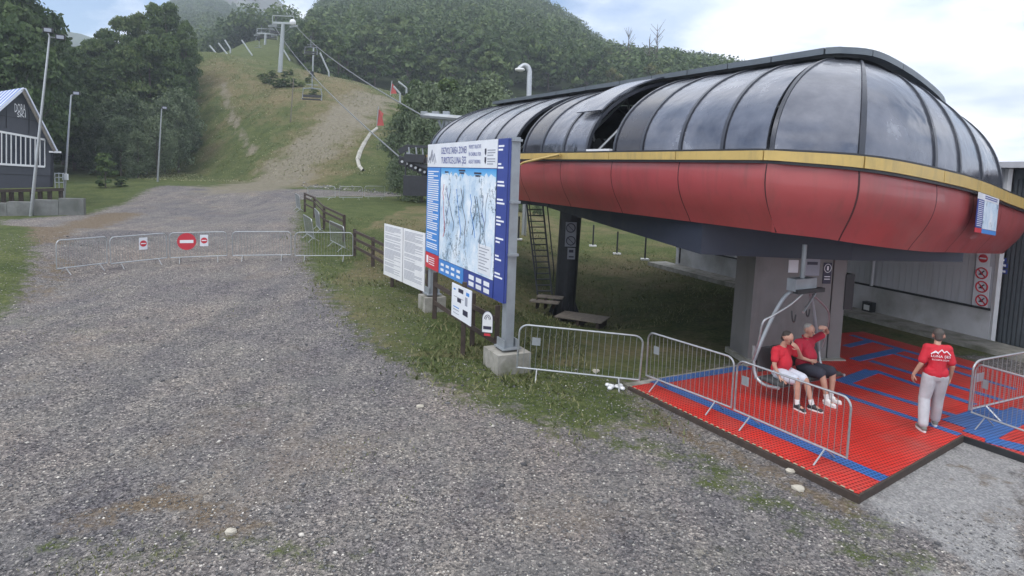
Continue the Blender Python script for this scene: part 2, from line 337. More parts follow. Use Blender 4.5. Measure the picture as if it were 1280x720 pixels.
def map_mat():
    m, n, l, b = newmat('printed_snow_map'); b.inputs['Roughness'].default_value = .45
    t = n.new('ShaderNodeTexCoord'); g = t.outputs['Object']
    def noise(sc, d, r, vec=(1, 1, 1), rot=0, off=0):
        mp = n.new('ShaderNodeMapping'); mp.inputs['Scale'].default_value = vec; mp.inputs['Location'].default_value = (off, off, off); mp.inputs['Rotation'].default_value = (rot, rot*.6, 0); l.new(g, mp.inputs[0])
        z = n.new('ShaderNodeTexNoise'); z.inputs['Scale'].default_value = sc; z.inputs['Detail'].default_value = d; z.inputs['Roughness'].default_value = r; l.new(mp.outputs[0], z.inputs['Vector']); return z.outputs[0]
    snow = ramp(n, [(.36, (.34, .50, .68)), (.48, (.56, .69, .82)), (.62, (.80, .86, .92))]); l.new(noise(1.6, 9, .8, (1, 1, .7)), snow.inputs[0])
    tr = ramp(n, [(.50, 0), (.56, 1)]); l.new(noise(9, 6, .85, (1, 1, 1)), tr.inputs[0])
    tr2 = ramp(n, [(.52, 0), (.58, .9)]); l.new(noise(1.5, 3, .55, (1.6, 1.6, .7), .5, 3), tr2.inputs[0])
    mm = n.new('ShaderNodeMath'); mm.operation = 'MULTIPLY'; l.new(tr.outputs[0], mm.inputs[0]); l.new(tr2.outputs[0], mm.inputs[1])
    mx = n.new('ShaderNodeMixRGB'); mx.inputs[2].default_value = (.05, .10, .15, 1); l.new(mm.outputs[0], mx.inputs[0]); l.new(snow.outputs[0], mx.inputs[1])
    l.new(mx.outputs[0], b.inputs['Base Color']); return m
m_map = map_mat()
def sky_print():
    m, n, l, b = newmat('printed_blue_sky'); b.inputs['Roughness'].default_value = .45
    t = n.new('ShaderNodeTexCoord'); s = n.new('ShaderNodeSeparateXYZ'); l.new(t.outputs['Generated'], s.inputs[0])
    r = ramp(n, [(0, (.30, .60, .85)), (1, (.05, .30, .68))]); l.new(s.outputs[2], r.inputs[0]); l.new(r.outputs[0], b.inputs['Base Color']); return m
m_skyp = sky_print()
def stripe_mat():
    m, n, l, b = newmat('striped_roof_sheet'); b.inputs['Roughness'].default_value = .4
    b.inputs['Base Color'].default_value = (.12, .2, .55, 1); return m
m_roofb = M('blue_roof_sheet', (.10, .17, .48), .4, 0, .1, 2); m_roofw = M('white_roof_sheet', (.62, .66, .76), .4, 0, .08, 2)

# ------------------------------------------------------------ mesh helpers
class MB:
    def __init__(s): s.v = []; s.f = []
    def add(s, vs, fs):
        o = len(s.v); s.v += [tuple(v) for v in vs]; s.f += [tuple(i+o for i in f) for f in fs]; return s
    def box(s, c, d, rz=0, ex=None, ey=None, ez=None):
        c = Vector(c)
        if ex is None:
            ex = Vector((math.cos(rz), math.sin(rz), 0)); ey = Vector((-math.sin(rz), math.cos(rz), 0)); ez = Vector((0, 0, 1))
        h = [q/2 for q in d]
        vs = [c+ex*(a*h[0])+ey*(b*h[1])+ez*(e*h[2]) for a in (-1, 1) for b in (-1, 1) for e in (-1, 1)]
        return s.add(vs, [(0, 1, 3, 2), (4, 6, 7, 5), (0, 4, 5, 1), (2, 3, 7, 6), (0, 2, 6, 4), (1, 5, 7, 3)])
    def bar(s, p, q, w, h=None, up=(0, 0, 1)):
        p = Vector(p); q = Vector(q); d = q-p; L_ = d.length; ex = d/L_; h = h or w
        up = Vector(up)
        if abs(ex.dot(up)) > .98: up = Vector((0, 1, 0))
        ey = up.cross(ex).normalized(); ez = ex.cross(ey)
        return s.box((p+q)/2, (L_, w, h), ex=ex, ey=ey, ez=ez)
    def tube(s, pts, r, n=8, cap=True):
        pts = [Vector(p) for p in pts]; rs = r if hasattr(r, '__len__') else [r]*len(pts)
        rings = []; prev = None
        for i, p in enumerate(pts):
            t = (pts[min(i+1, len(pts)-1)]-pts[max(i-1, 0)]).normalized()
            if prev is None:
                a = Vector((0, 0, 1)) if abs(t.z) < .9 else Vector((1, 0, 0)); e1 = t.cross(a).normalized()
            else: e1 = (prev - t*prev.dot(t)).normalized()
            prev = e1; e2 = t.cross(e1)
            rings.append([p+(e1*math.cos(2*math.pi*k/n)+e2*math.sin(2*math.pi*k/n))*rs[i] for k in range(n)])
        vs = [v for rg in rings for v in rg]; fs = []
        for i in range(len(pts)-1):
            for k in range(n): fs.append((i*n+k, i*n+(k+1) % n, (i+1)*n+(k+1) % n, (i+1)*n+k))
        if cap: fs.append(tuple(range(n-1, -1, -1))); fs.append(tuple((len(pts)-1)*n+k for k in range(n)))
        return s.add(vs, fs)
    def prism(s, poly, z0, z1):
        n = len(poly)
        vs = [(p[0], p[1], z0 if not hasattr(z0, '__len__') else z0[i]) for i, p in enumerate(poly)] + [(p[0], p[1], z1 if not hasattr(z1, '__len__') else z1[i]) for i, p in enumerate(poly)]
        fs = [tuple(range(n-1, -1, -1)), tuple(range(n, 2*n))] + [(i, (i+1) % n, n+(i+1) % n, n+i) for i in range(n)]
        return s.add(vs, fs)
    def ball(s, c, r, n=10, m=7, sc=(1, 1, 1)):
        c = Vector(c); vs = [c+Vector((0, 0, r*sc[2]))]
        for i in range(1, m):
            a = math.pi*i/m
            for k in range(n):
                b = 2*math.pi*k/n; vs.append(c+Vector((r*sc[0]*math.sin(a)*math.cos(b), r*sc[1]*math.sin(a)*math.sin(b), r*sc[2]*math.cos(a))))
        vs.append(c-Vector((0, 0, r*sc[2]))); fs = [(0, 1+k, 1+(k+1) % n) for k in range(n)]
        for i in range(m-2):
            for k in range(n): a = 1+i*n; fs.append((a+k, a+n+k, a+n+(k+1) % n, a+(k+1) % n))
        a = 1+(m-2)*n; fs += [(a+k, len(vs)-1, a+(k+1) % n) for k in range(n)]
        return s.add(vs, fs)
    def slab(s, pts, nrm, th):     # polygon of 3D points extruded by th along nrm
        nrm = Vector(nrm).normalized()*th; n = len(pts); pts = [Vector(p) for p in pts]
        return s.add(pts+[p+nrm for p in pts], [tuple(range(n-1, -1, -1)), tuple(range(n, 2*n))]+[(i, (i+1) % n, n+(i+1) % n, n+i) for i in range(n)])
    def grid(s, fn, nu, nv, th=0):
        vs = [fn(i/nu, j/nv) for i in range(nu+1) for j in range(nv+1)]; k = nv+1
        return s.add(vs, [(i*k+j, (i+1)*k+j, (i+1)*k+j+1, i*k+j+1) for i in range(nu) for j in range(nv)])
def mk(name, mb, mat, parent=None, world=True, smooth=False, auto=True):
    me = bpy.data.meshes.new(name); v = mb.v
    if parent is not None and world:
        L0 = Vector((0, 0, 0)); q = parent
        while q is not None: L0 += q.location; q = q.parent
        v = [(a-L0.x, b-L0.y, c-L0.z) for a, b, c in v]
    me.from_pydata(v, [], mb.f); me.materials.append(mat)
    if smooth: me.shade_smooth()
    o = bpy.data.objects.new(name, me); COL.objects.link(o)
    if parent is not None: o.parent = parent
    return o
def tag(o, label=None, cat=None, group=None, kind=None):
    if label: o['label'] = label
    if cat: o['category'] = cat
    if group: o['group'] = group
    if kind: o['kind'] = kind
    return o
def thing(name, label, cat, loc=(0, 0, 0), rz=0, group=None):
    o = bpy.data.objects.new(name, None); COL.objects.link(o); o.empty_display_size = .2
    o.location = loc; o.rotation_euler[2] = rz; return tag(o, label, cat, group)
def dup(o, parent=None):
    c = o.copy(); COL.objects.link(c)
    if parent is not None: c.parent = parent
    for ch in [k for k in KIDS(o)]: dup(ch, c)
    return c
def KIDS(o): return [k for k in list(COL.objects) if k.parent == o]
_kc = {}
def copy_thing(o, loc, rz=0, label=None, sc=None):
    if o not in _kc:
        _kc[o] = [(k, KIDS(k)) for k in KIDS(o)]
    c = o.copy(); COL.objects.link(c); c.location = loc; c.rotation_euler[2] = rz
    if label: c['label'] = label
    if sc: c.scale = sc
    for k, sub in _kc[o]:
        d = k.copy(); COL.objects.link(d); d.parent = c
        for q in sub:
            e2 = q.copy(); COL.objects.link(e2); e2.parent = d
    return c
def text_mb(txt, size, o, ex, ez, sx=1.0, off=.004, depth=0):
    """flat lettering as mesh: o = lower-left corner, ex = reading direction, ez = up"""
    cu = bpy.data.curves.new('t', 'FONT'); cu.body = txt; cu.size = size; cu.resolution_u = 2; cu.extrude = depth
    ob = bpy.data.objects.new('t', cu); COL.objects.link(ob)
    dg = bpy.context.evaluated_depsgraph_get(); me = ob.evaluated_get(dg).to_mesh()
    ex = Vector(ex).normalized(); ez = Vector(ez).normalized(); nn = ex.cross(ez)
    mb = MB(); mb.add([Vector(o)+ex*(v.co.x*sx)+ez*v.co.y+nn*(off+v.co.z) for v in me.vertices], [tuple(p.vertices) for p in me.polygons])
    ob.evaluated_get(dg).to_mesh_clear(); COL.objects.unlink(ob); bpy.data.objects.remove(ob); bpy.data.curves.remove(cu)
    return mb

# ------------------------------------------------------------ ground sheet
def poly_sd(poly, x, y):
    n = len(poly); d = np.full(x.shape, 1e9); inside = np.zeros(x.shape, bool)
    for i in range(n):
        ax, ay = poly[i][0], poly[i][1]; bx, by = poly[(i+1) % n][0], poly[(i+1) % n][1]
        ex, ey = bx-ax, by-ay; L2 = ex*ex+ey*ey+1e-9
        t = np.clip(((x-ax)*ex+(y-ay)*ey)/L2, 0, 1); d = np.minimum(d, np.hypot(x-ax-t*ex, y-ay-t*ey))
        c = ((ay > y) != (by > y)) & (x < (bx-ax)*(y-ay)/(by-ay+1e-12)+ax); inside ^= c
    return np.where(inside, d, -d)
def line_d(pts, x, y):
    d = np.full(x.shape, 1e9)
    for a, b in zip(pts[:-1], pts[1:]):
        ex, ey = b[0]-a[0], b[1]-a[1]; L2 = ex*ex+ey*ey+1e-9
        t = np.clip(((x-a[0])*ex+(y-a[1])*ey)/L2, 0, 1); d = np.minimum(d, np.hypot(x-a[0]-t*ex, y-a[1]-t*ey))
    return d
def gp(*pts): return [G(a, b) for a, b in pts]
nu, nv = 420, 620
vv = 9*np.exp(np.linspace(0, math.log(1000/9), nv)); uu = np.linspace(-1.9, 1.9, nu)
uu = np.sign(uu)*np.abs(uu/1.9)**1.15*1.9
V, U = np.meshgrid(vv, uu, indexing='ij'); X = U*V; Y = V-22
Z = hz(X, Y)
me = bpy.data.meshes.new('ground'); nvt = nu*nv
me.vertices.add(nvt); me.vertices.foreach_set('co', np.stack([X, Y, Z], -1).astype(np.float32).ravel())
idx = np.arange(nvt).reshape(nv, nu)
F = np.stack([idx[:-1, :-1], idx[:-1, 1:], idx[1:, 1:], idx[1:, :-1]], -1).reshape(-1, 4)
me.loops.add(F.size); me.loops.foreach_set('vertex_index', F.ravel().astype(np.int32)); me.polygons.add(len(F))
me.polygons.foreach_set('loop_start', np.arange(0, F.size, 4, dtype=np.int32)); me.update(calc_edges=True); me.shade_smooth()
gr = np.zeros(X.shape); dry = np.zeros(X.shape); soil = np.zeros(X.shape); pale = np.zeros(X.shape); path = np.zeros(X.shape); flo = np.zeros(X.shape)
def soft(sd, w): return np.clip(.5+sd/(2*w), 0, 1)
# grass beside and behind the sign, under the station, to the slope
gpoly = gp((372, 250), (372, 300), (385, 335), (420, 380), (470, 425), (540, 470), (600, 500), (650, 515), (720, 545), (790, 530), (830, 530), (780, 482), (1000, 440), (1279, 446)) + [Vector((16, 12, 0)), Vector((40, 20, 0)), Vector((60, 60, 0)), Vector((-5, 60, 0))]
gmask = soft(poly_sd(gpoly, X, Y)+.35*fbm(X, Y, 1.8, 33), 1.1); fringe = np.exp(-((poly_sd(gpoly, X, Y)+.1)/.55)**2)*(Y < 30); gr = np.maximum(gr, gmask)
# far meadow beyond the gravel yard
far = sm(56, 62, Y+.0*X+2*fbm(X, Y, 8, 2)); gr = np.maximum(gr, far)
left = soft(poly_sd(gp((0, 275), (110, 268), (190, 235), (260, 226), (200, 215), (0, 215)) + [Vector((-60, 60, 0)), Vector((-60, 30, 0))], X, Y), 1.5); gr = np.maximum(gr, left)
gr = np.maximum(gr, soft(poly_sd(gp((0, 272), (40, 287), (45, 330), (25, 370), (0, 400)) + [Vector((-40, 20, 0)), Vector((-40, 36, 0))], X, Y), .8)*.95)
gr = np.maximum(gr, .46*np.exp(-(line_d(gp((620, 500), (740, 530), (860, 575), (960, 625), (1090, 680)), X, Y)/1.15)**2))
gr = np.maximum(gr, .45*np.exp(-(line_d(gp((430, 700), (300, 680), (60, 690)), X, Y)/.5)**2))
soil = np.maximum(soil, .44*fringe)
soil = np.maximum(soil, .62*np.exp(-(line_d(gp((570, 470), (640, 480), (760, 492), (860, 545), (960, 590), (1050, 635)), X, Y)/.45)**2))
soil = np.maximum(soil, .8*np.exp(-(line_d(gp((30, 300), (100, 284), (150, 268)), X, Y)/1.8)**2))
soil = np.maximum(soil, .5*np.exp(-(line_d(gp((20, 370), (60, 330)), X, Y)/1.6)**2))
soil = np.maximum(soil, .60*np.exp(-(line_d(gp((110, 650), (200, 620), (300, 660)), X, Y)/.45)**2))
soil = np.maximum(soil, .75*np.exp(-(line_d(gp((700, 440), (780, 415), (870, 430)), X, Y)/1.6)**2))
for q_ in ((1195, 582), (1225, 590), (1250, 600), (1262, 640), (1235, 605), (1180, 600), (1240, 650)):
    g_ = G(*q_); soil = np.maximum(soil, .62*np.exp(-(((X-g_.x)/.28)**2+((Y-g_.y)/.16)**2)))
path = np.maximum(path, .62*np.exp(-(line_d(gp((278, 105), (284, 130), (292, 150), (308, 178), (318, 190)), X, Y)/.8)**2))
pale = soft(poly_sd(gp((1070, 625), (1205, 545), (1279, 575), (1279, 719), (1150, 719)) + [Vector((7, 3, 0))], X, Y), .5)
# ski slope: dry grass, worn tracks
uX = X/np.maximum(Y, 30)
onslope = sm(60, 72, Y)*(uX < -.05)*(uX > -.62)
dry = onslope*(.22+.0*X)
dry = np.maximum(dry, .56*np.exp(-(line_d(gp((262, 85), (300, 100), (330, 120), (400, 130)), X, Y)/9)**2)*(Y > 60))
dry = np.maximum(dry, .40*np.exp(-(line_d([(-40, 80), (-44, 100), (-52, 116)], X, Y)/6)**2)*(Y > 60))
dry = np.maximum(dry, .72*np.exp(-(line_d(gp((360, 225), (430, 150), (450, 118), (400, 95)), X, Y)/8)**2))
dry = np.maximum(dry, .55*(sm(28, 34, Y)*(1-sm(46, 52, Y))*(X > -8)*(X < 3)))
dry = np.maximum(dry, .56*np.exp(-((X-5)**2/60+(Y-29)**2/14)))
dry = np.maximum(dry, .42*(Y > 13)*(Y < 50)*(X > -6)*(gmask > .5))
path = np.maximum(path, .78*np.exp(-(line_d(gp((300, 236), (350, 218), (400, 180), (440, 145), (470, 122)), X, Y)/5)**2))

flo = sm(.5, .9, np.clip(sm(118, 135, Y)*(uX > -.30) + sm(176, 188, Y) + sm(74, 86, Y)*(uX < -.56) + sm(70, 85, Y)*(uX > -.13), 0, 1))
for nm, (a, b, c) in (('masks', (gr, dry, soil)), ('masks2', (pale, path, flo))):
    at = me.attributes.new(nm, 'FLOAT_COLOR', 'POINT')
    at.data.foreach_set('color', np.stack([a, b, c, np.ones_like(a)], -1).astype(np.float32).ravel())
me.materials.append(m_ground)
go = bpy.data.objects.new('ground', me); COL.objects.link(go); tag(go, 'gravel yard, meadow and grassy ski slope rising to wooded hills', kind='structure')
def grass_at(x, y):
    return float(soft(poly_sd(gpoly, np.array([x]), np.array([y])), .8)[0])

# loose stones on the gravel (stuff) ---------------------------------------
def soup(name, verts, faces, mat, rnd=None, label=None, smooth=False, parent=None):
    me = bpy.data.meshes.new(name); k = faces.shape[1]
    me.vertices.add(len(verts)); me.vertices.foreach_set('co', verts.astype(np.float32).ravel())
    me.loops.add(faces.size); me.loops.foreach_set('vertex_index', faces.ravel().astype(np.int32)); me.polygons.add(len(faces))
    me.polygons.foreach_set('loop_start', np.arange(0, faces.size, k, dtype=np.int32)); me.update(calc_edges=True)
    if rnd is not None:
        a = me.attributes.new('rnd', 'FLOAT', 'FACE'); a.data.foreach_set('value', rnd.astype(np.float32))
    me.materials.append(mat)
    if mat is None: me.materials.clear()
    if parent == 'mesh': return me
    o = bpy.data.objects.new(name, me); COL.objects.link(o)
    if parent is not None: o.parent = parent
    return o
_oct = np.array([(1, 0, 0), (-1, 0, 0), (0, 1, 0), (0, -1, 0), (0, 0, 1), (0, 0, -1)], float)
_of = np.array([(0, 2, 4), (2, 1, 4), (1, 3, 4), (3, 0, 4), (2, 0, 5), (1, 2, 5), (3, 1, 5), (0, 3, 5)])
def stones(n, xf, sz, name, mat):
    x, y = xf(n); z = hz(x, y); s = sz(n)
    v = _oct[None]*(s[:, None, None]*rng.uniform(.6, 1.25, (n, 6, 3))); v[:, :, 2] *= .6
    a = rng.uniform(0, 6.28, n); c, q = np.cos(a)[:, None], np.sin(a)[:, None]
    vx = v[:, :, 0]*c-v[:, :, 1]*q; vy = v[:, :, 0]*q+v[:, :, 1]*c
    V3 = np.stack([vx+x[:, None], vy+y[:, None], v[:, :, 2]+z[:, None]+s[:, None]*.15], -1).reshape(-1, 3)
    Fc = (_of[None]+np.arange(n)[:, None, None]*6).reshape(-1, 3)
    return soup(name, V3, Fc, mat, np.repeat(rng.uniform(0, 1, n), 8))
def stone_mat():
    m, n, l, b = newmat('loose_stone'); b.inputs['Roughness'].default_value = .9
    a = n.new('ShaderNodeAttribute'); a.attribute_name = 'rnd'
    r = ramp(n, [(0, (.06, .06, .065)), (.4, (.13, .13, .135)), (.75, (.22, .21, .20)), (.95, (.40, .38, .35)), (1, (.68, .64, .58))]); l.new(a.outputs['Fac'], r.inputs[0]); l.new(r.outputs[0], b.inputs['Base Color'])
    return m
m_stone = stone_mat()
def yard(n):
    yy = 3.5+rng.uniform(0, 1, n)**1.5*20; xx = rng.uniform(-1, 1, n)*yy*.92
    matp = (xx-2.3)*.9+(yy-12.4)*.45
    keep = ~((matp > -.15) & (yy > 7.8) & (xx > 2)) & ~((xx > -2) & (yy > 13))
    return xx[keep], yy[keep]
def yardN(n):
    x, y = yard(int(n*1.6)); return x[:n], y[:n]
st = stones(70000, lambda n: yardN(n), lambda n: .006+.020*rng.uniform(0, 1, n)**2.6, 'loose_gravel', m_stone)
tag(st, 'loose grey gravel scattered over the yard', 'gravel', kind='stuff')
st = stones(700, lambda n: yardN(n), lambda n: .025+.03*rng.uniform(0, 1, n)**2, 'scattered_stones', m_stone)
tag(st, 'larger angular stones lying about the gravel yard', 'stones', kind='stuff')
# grass tufts -------------------------------------------------------------
n = 90000
yy = 7.5+rng.uniform(0, 1, n)**1.2*30; xx = rng.uniform(-.62, .85, n)*yy
pm = soft(poly_sd(gpoly, xx, yy), .9)
ok = rng.uniform(0, 1, n) < pm*(.35+.9*np.clip(.5+1.4*fbm(xx, yy, 1.6, 8), 0, 1))
ok &= ~(((xx-2.3)*.9+(yy-12.4)*.45 > -.1) & ((xx-2.3)*.45-(yy-12.4)*.9 > -9.0) & (yy < 19.5) & (xx > 1.8))
xx, yy = xx[ok], yy[ok]; zz = hz(xx, yy); k = len(xx)
hgt = rng.uniform(.03, .10, k)*(1+np.clip(fbm(xx, yy, .9, 4)*1.2, -.5, 1)); a = rng.uniform(0, 6.28, k); lean = rng.uniform(.3, 1.6, k)
V3 = []; W_ = hgt*.16+.006
bx, by = np.cos(a), np.sin(a)
V3 = np.stack([np.stack([xx-bx*W_, yy-by*W_, zz-.01], -1), np.stack([xx+bx*W_, yy+by*W_, zz-.01], -1), np.stack([xx-by*hgt*lean, yy+bx*hgt*lean, zz+hgt], -1)], 1).reshape(-1, 3)
o = soup('grass_tufts', V3, np.arange(3*k).reshape(-1, 3), m_blade, rng.uniform(0, 1, k)); tag(o, 'short grass blades growing round the signs and station', 'grass', kind='stuff')

n = 40000; yy = rng.uniform(66, 118, n); xx = rng.uniform(-.62, -.10, n)*yy; ok = fbm(xx, yy, 7, 12)+rng.uniform(-.45, .45, n) > .02
xx, yy = xx[ok], yy[ok]; zz = hz(xx, yy); k = len(xx); hgt = rng.uniform(.04, .11, k); a = rng.uniform(0, 6.28, k); W_ = hgt*.9; bx, by = np.cos(a), np.sin(a)
V3 = np.stack([np.stack([xx-bx*W_, yy-by*W_, zz-.03], -1), np.stack([xx+bx*W_, yy+by*W_, zz-.03], -1), np.stack([xx-by*hgt*1.8, yy+bx*hgt*1.8, zz+hgt], -1)], 1).reshape(-1, 3)
o = soup('slope_grass', V3, np.arange(3*k).reshape(-1, 3), m_bladed, rng.uniform(0, 1, k)); tag(o, 'rough tufts of meadow grass on the ski slope', 'grass', kind='stuff')
n = 60000; yy = 3.2+rng.uniform(0, 1, n)**1.4*26; xx = rng.uniform(-.9, .75, n)*yy; f_ = fbm(xx, yy, 2.6, 21)+.35*fbm(xx, yy, .5, 22)
ok = (f_ > .47+rng.uniform(-.12, .25, n)) & ~((xx-2.3)*.9+(yy-12.4)*.45 > -.1)
xx, yy = xx[ok], yy[ok]; zz = hz(xx, yy); k = len(xx); hgt = rng.uniform(.012, .04, k); a = rng.uniform(0, 6.28, k); W_ = hgt*.4; bx, by = np.cos(a), np.sin(a)
V3 = np.stack([np.stack([xx-bx*W_, yy-by*W_, zz-.01], -1), np.stack([xx+bx*W_, yy+by*W_, zz-.01], -1), np.stack([xx-by*hgt*.8, yy+bx*hgt*.8, zz+hgt], -1)], 1).reshape(-1, 3)
o = soup('yard_weeds', V3, np.arange(3*k).reshape(-1, 3), m_blade, rng.uniform(0, 1, k)); tag(o, 'thin patches of low weeds in the gravel yard', 'weeds', kind='stuff')
# ------------------------------------------------------------ trees
def leaf_soup(cx, cy, cz, nx, r, size, jitter=1.0):
    """quads centred at (cx,cy,cz) with outward normals nx"""
    n = len(cx); rn = rng.normal(size=(n, 3))*jitter + nx; rn /= np.linalg.norm(rn, axis=1)[:, None]
    t = rng.normal(size=(n, 3)); t -= rn*(t*rn).sum(1)[:, None]; t /= np.linalg.norm(t, axis=1)[:, None]; b = np.cross(rn, t)
    s = (size*rng.uniform(.6, 1.3, n))[:, None]; c = np.stack([cx, cy, cz], -1)
    v = np.stack([c-t*s*.6, c-b*s*.35, c+t*s*.6, c+b*s*.35], 1).reshape(-1, 3)
    return v, np.arange(4*n).reshape(-1, 4)
def crown_mesh(name, h, rad, n, size, mat, clumps=40, low=.18, conic=0.0, upright=0):
    # clump centres over an egg-shaped volume
    cl = []
    for i in range(clumps):
        t = rng.uniform(0, 1)**.85; z = low*h+(1-low)*h*t*.97
        prof = math.sin(math.pi*min(1, (.12+.88*t)))**.55 if conic == 0 else (1-t)**(.75)*1.0+.05
        prof = max(.12, prof); a = rng.uniform(0, 6.28); rr = rad*prof*math.sqrt(rng.uniform(.15, 1))*.82
        cl.append((rr*math.cos(a), rr*math.sin(a), z, rad*rng.uniform(.20, .38)*(.6+.4*prof)))
    cl = np.array(cl); per = n//clumps
    d = rng.normal(size=(clumps, per, 3)); d /= np.linalg.norm(d, axis=2)[:, :, None]; d[:, :, 2] = np.abs(d[:, :, 2])*1.0-.25*rng.uniform(0, 1, (clumps, per))
    rr = cl[:, 3][:, None, None]*rng.uniform(.55, 1.12, (clumps, per, 1)); sc = np.array([1, 1, .75 if not upright else 1.7])
    c = (cl[:, None, :3]+d*rr*sc).reshape(-1, 3); nrm = d.reshape(-1, 3)
    v, f = leaf_soup(c[:, 0], c[:, 1], c[:, 2], nrm, None, size, .8)
    base = np.repeat(rng.uniform(-.25, .25, clumps), per); r = np.clip(.5+base+rng.uniform(-.32, .32, len(f)), 0, 1)
    return soup(name, v, f, mat, r, parent='mesh')
def trunk_mesh(h, rad):
    mb = MB(); mb.tube([(0, 0, -.3), (.03*h*.2, 0, h*.3), (0, .02*h*.3, h*.8)], [rad, rad*.75, rad*.25], 7)
    for i in range(5):
        a = rng.uniform(0, 6.28); z = h*rng.uniform(.25, .6); L_ = h*rng.uniform(.18, .3)
        mb.tube([(0, 0, z), (math.cos(a)*L_*.5, math.sin(a)*L_*.5, z+L_*.5), (math.cos(a)*L_, math.sin(a)*L_, z+L_*1.1)], [rad*.4, rad*.25, rad*.08], 5)
    me = bpy.data.meshes.new('trunk'); me.from_pydata(mb.v, [], mb.f); me.materials.append(m_bark); return me
TM = {}
def kinds():
    TM['beech'] = [(crown_mesh('crown', 10, 3.4, 13000, .27, m_leafd, 90, .10), trunk_mesh(10, .22)) for _ in range(2)] + [(crown_mesh('crown', 10, 3.6, 12000, .27, m_leafd, 110, .06, conic=1), trunk_mesh(10, .22)) for _ in range(2)]
    TM['beechm'] = [(crown_mesh('crown', 10, 3.5, 12000, .28, m_leafm, 80, .08), trunk_mesh(10, .22)) for _ in range(2)] + [(crown_mesh('crown', 10, 3.6, 12000, .27, m_leafm, 110, .05, conic=1), trunk_mesh(10, .22)) for _ in range(1)]
    TM['willow'] = [(crown_mesh('crown', 10, 4.2, 6500, .30, m_leafl, 60, .02, upright=1), trunk_mesh(10, .16)) for _ in range(2)]
    TM['hill'] = [(crown_mesh('crown', 10, 4.0, 1500, .75, m_leafm, 30, .05), trunk_mesh(10, .22)) for _ in range(3)] + [(crown_mesh('crown', 10, 4.0, 1500, .75, m_leafd, 30, .05), trunk_mesh(10, .22))]
    TM['olive'] = [(crown_mesh('crown', 10, 3.8, 1500, .6, m_leafo, 30, .05), trunk_mesh(10, .22))]
kinds()
def tree(kind, x, y, h, wd=1.0, label='', cat='tree', group=None, name='broadleaf_tree', z=None):
    z = gz(x, y) if z is None else z
    cm, tm = random.choice(TM[kind])
    t = thing(name, label, cat, (x, y, z-.1), random.uniform(0, 6.28), group)
    s = h/10
    for nm, me_ in (('trunk', tm), ('crown', cm)):
        o = bpy.data.objects.new(nm, me_); COL.objects.link(o); o.parent = t; o.scale = (s*wd, s*wd, s)
    return t
def tree_px(kind, px, d, top, wd=1.0, **k):
    p = P(px, top, d); z = gz(p.x, p.y); return tree(kind, p.x, p.y, max(1.0, p.z-z), wd, **k)
GL = 'tall dark beeches at the left edge of the slope'
TL = 'tall dark green broadleaf tree in the dense stand left of the ski slope'
for px, d, top, wd in [(-35, 62, -60, .9), (2, 66, -45, .8), (32, 72, 8, .9), (18, 58, 30, .8), (52, 80, 38, .8), (75, 88, 52, .8), (60, 72, 80, .9), (96, 84, 62, .8), (118, 90, 50, .7), (90, 76, 95, .9),
                       (135, 92, 38, .75), (152, 96, 22, .7), (172, 98, 14, .75), (192, 96, 6, .75), (213, 98, 4, .75), (232, 97, 26, .6), (128, 82, 75, .8), (158, 84, 55, .8), (186, 86, 45, .8), (212, 88, 42, .75),
                       (236, 94, 70, .6), (-60, 70, -60, 1), (225, 84, 95, .7)]:
    tree_px('beech' if random.random() < .6 else 'beechm', px, d, top, wd, label=TL, group=GL)
for px, d, top, wd in [(118, 74, 150, 1.0), (140, 72, 128, .9), (160, 73, 122, .9), (182, 74, 135, .9), (205, 76, 128, .9), (222, 79, 118, .9), (150, 69, 150, .9), (195, 70, 150, .9), (232, 84, 125, .8), (102, 78, 140, .9), (172, 68, 165, .8)]:
    tree_px('willow', px, d, top, wd, label='grey green willow thicket bush in front of the tall dark trees', cat='bush', name='willow_bush', group='willow bushes at the foot of the trees')
tree_px('hill', 131, 55, 190, .9, label='small lone round bush standing on the meadow in front of the willows', cat='bush', name='lone_bush')
tree_px('hill', 152, 56, 219, 1.5, label='low spreading shrub beside the small lone round bush', cat='bush', name='low_shrub')
tree_px('beech', 285, 150, 62, .6, label='tiny dark conifer-like sapling on the crest between leaning poles', cat='tree', name='sapling')
for i in range(16):
    px_ = random.uniform(312, 405); py_ = random.uniform(93, 122); g_ = G(px_, py_)
    tree('hill', g_.x, g_.y, random.uniform(.6, 1.5), 1.8, label='low green shrub on the brown knoll below the nearest lift tower', cat='bush', name='knoll_shrub', group='low shrubs on the knoll')
# right hand bushes by the station
for px, d, top, wd in [(500, 62, 150, .9), (515, 66, 118, .8), (535, 62, 112, .8), (555, 60, 125, .8), (508, 52, 190, 1.1), (530, 50, 150, .9), (552, 48, 160, .9), (578, 52, 140, .9), (560, 66, 100, .9), (585, 60, 112, .9), (610, 60, 105, .9), (522, 80, 100, .8)]:
    tree_px('willow' if d < 64 else 'beechm', px, d, top, wd, label='bushy green shrub between the ski slope and the station canopy', cat='bush', name='bush', group='bushes behind the station')
for px, d, top, wd in [(650, 46, 250, 1.2), (672, 46, 252, 1.2), (770, 44, 278, 1.2), (800, 44, 284, 1.2), (825, 44, 290, 1.1), (845, 48, 292, 1.2)]:
    tree_px('willow', px, d, top, wd, label='low shrub seen under the station canopy beyond the field posts', cat='bush', name='low_bush', group='low shrubs seen under the canopy')
# edge of the hill wood, trees one can tell apart
for i in range(110):
    px = random.uniform(370, 930); d = random.uniform(128, 215)+max(0, (px-600))*.1
    x = (px-640)/760*d
    tree('olive' if (px > 700 and random.random() < .3) else 'hill', x, d, random.uniform(8, 13), random.uniform(.8, 1.2),
         label='round crowned broadleaf tree at the lower edge of the hill wood', group='trees at the lower edge of the hill wood', name='hill_tree')
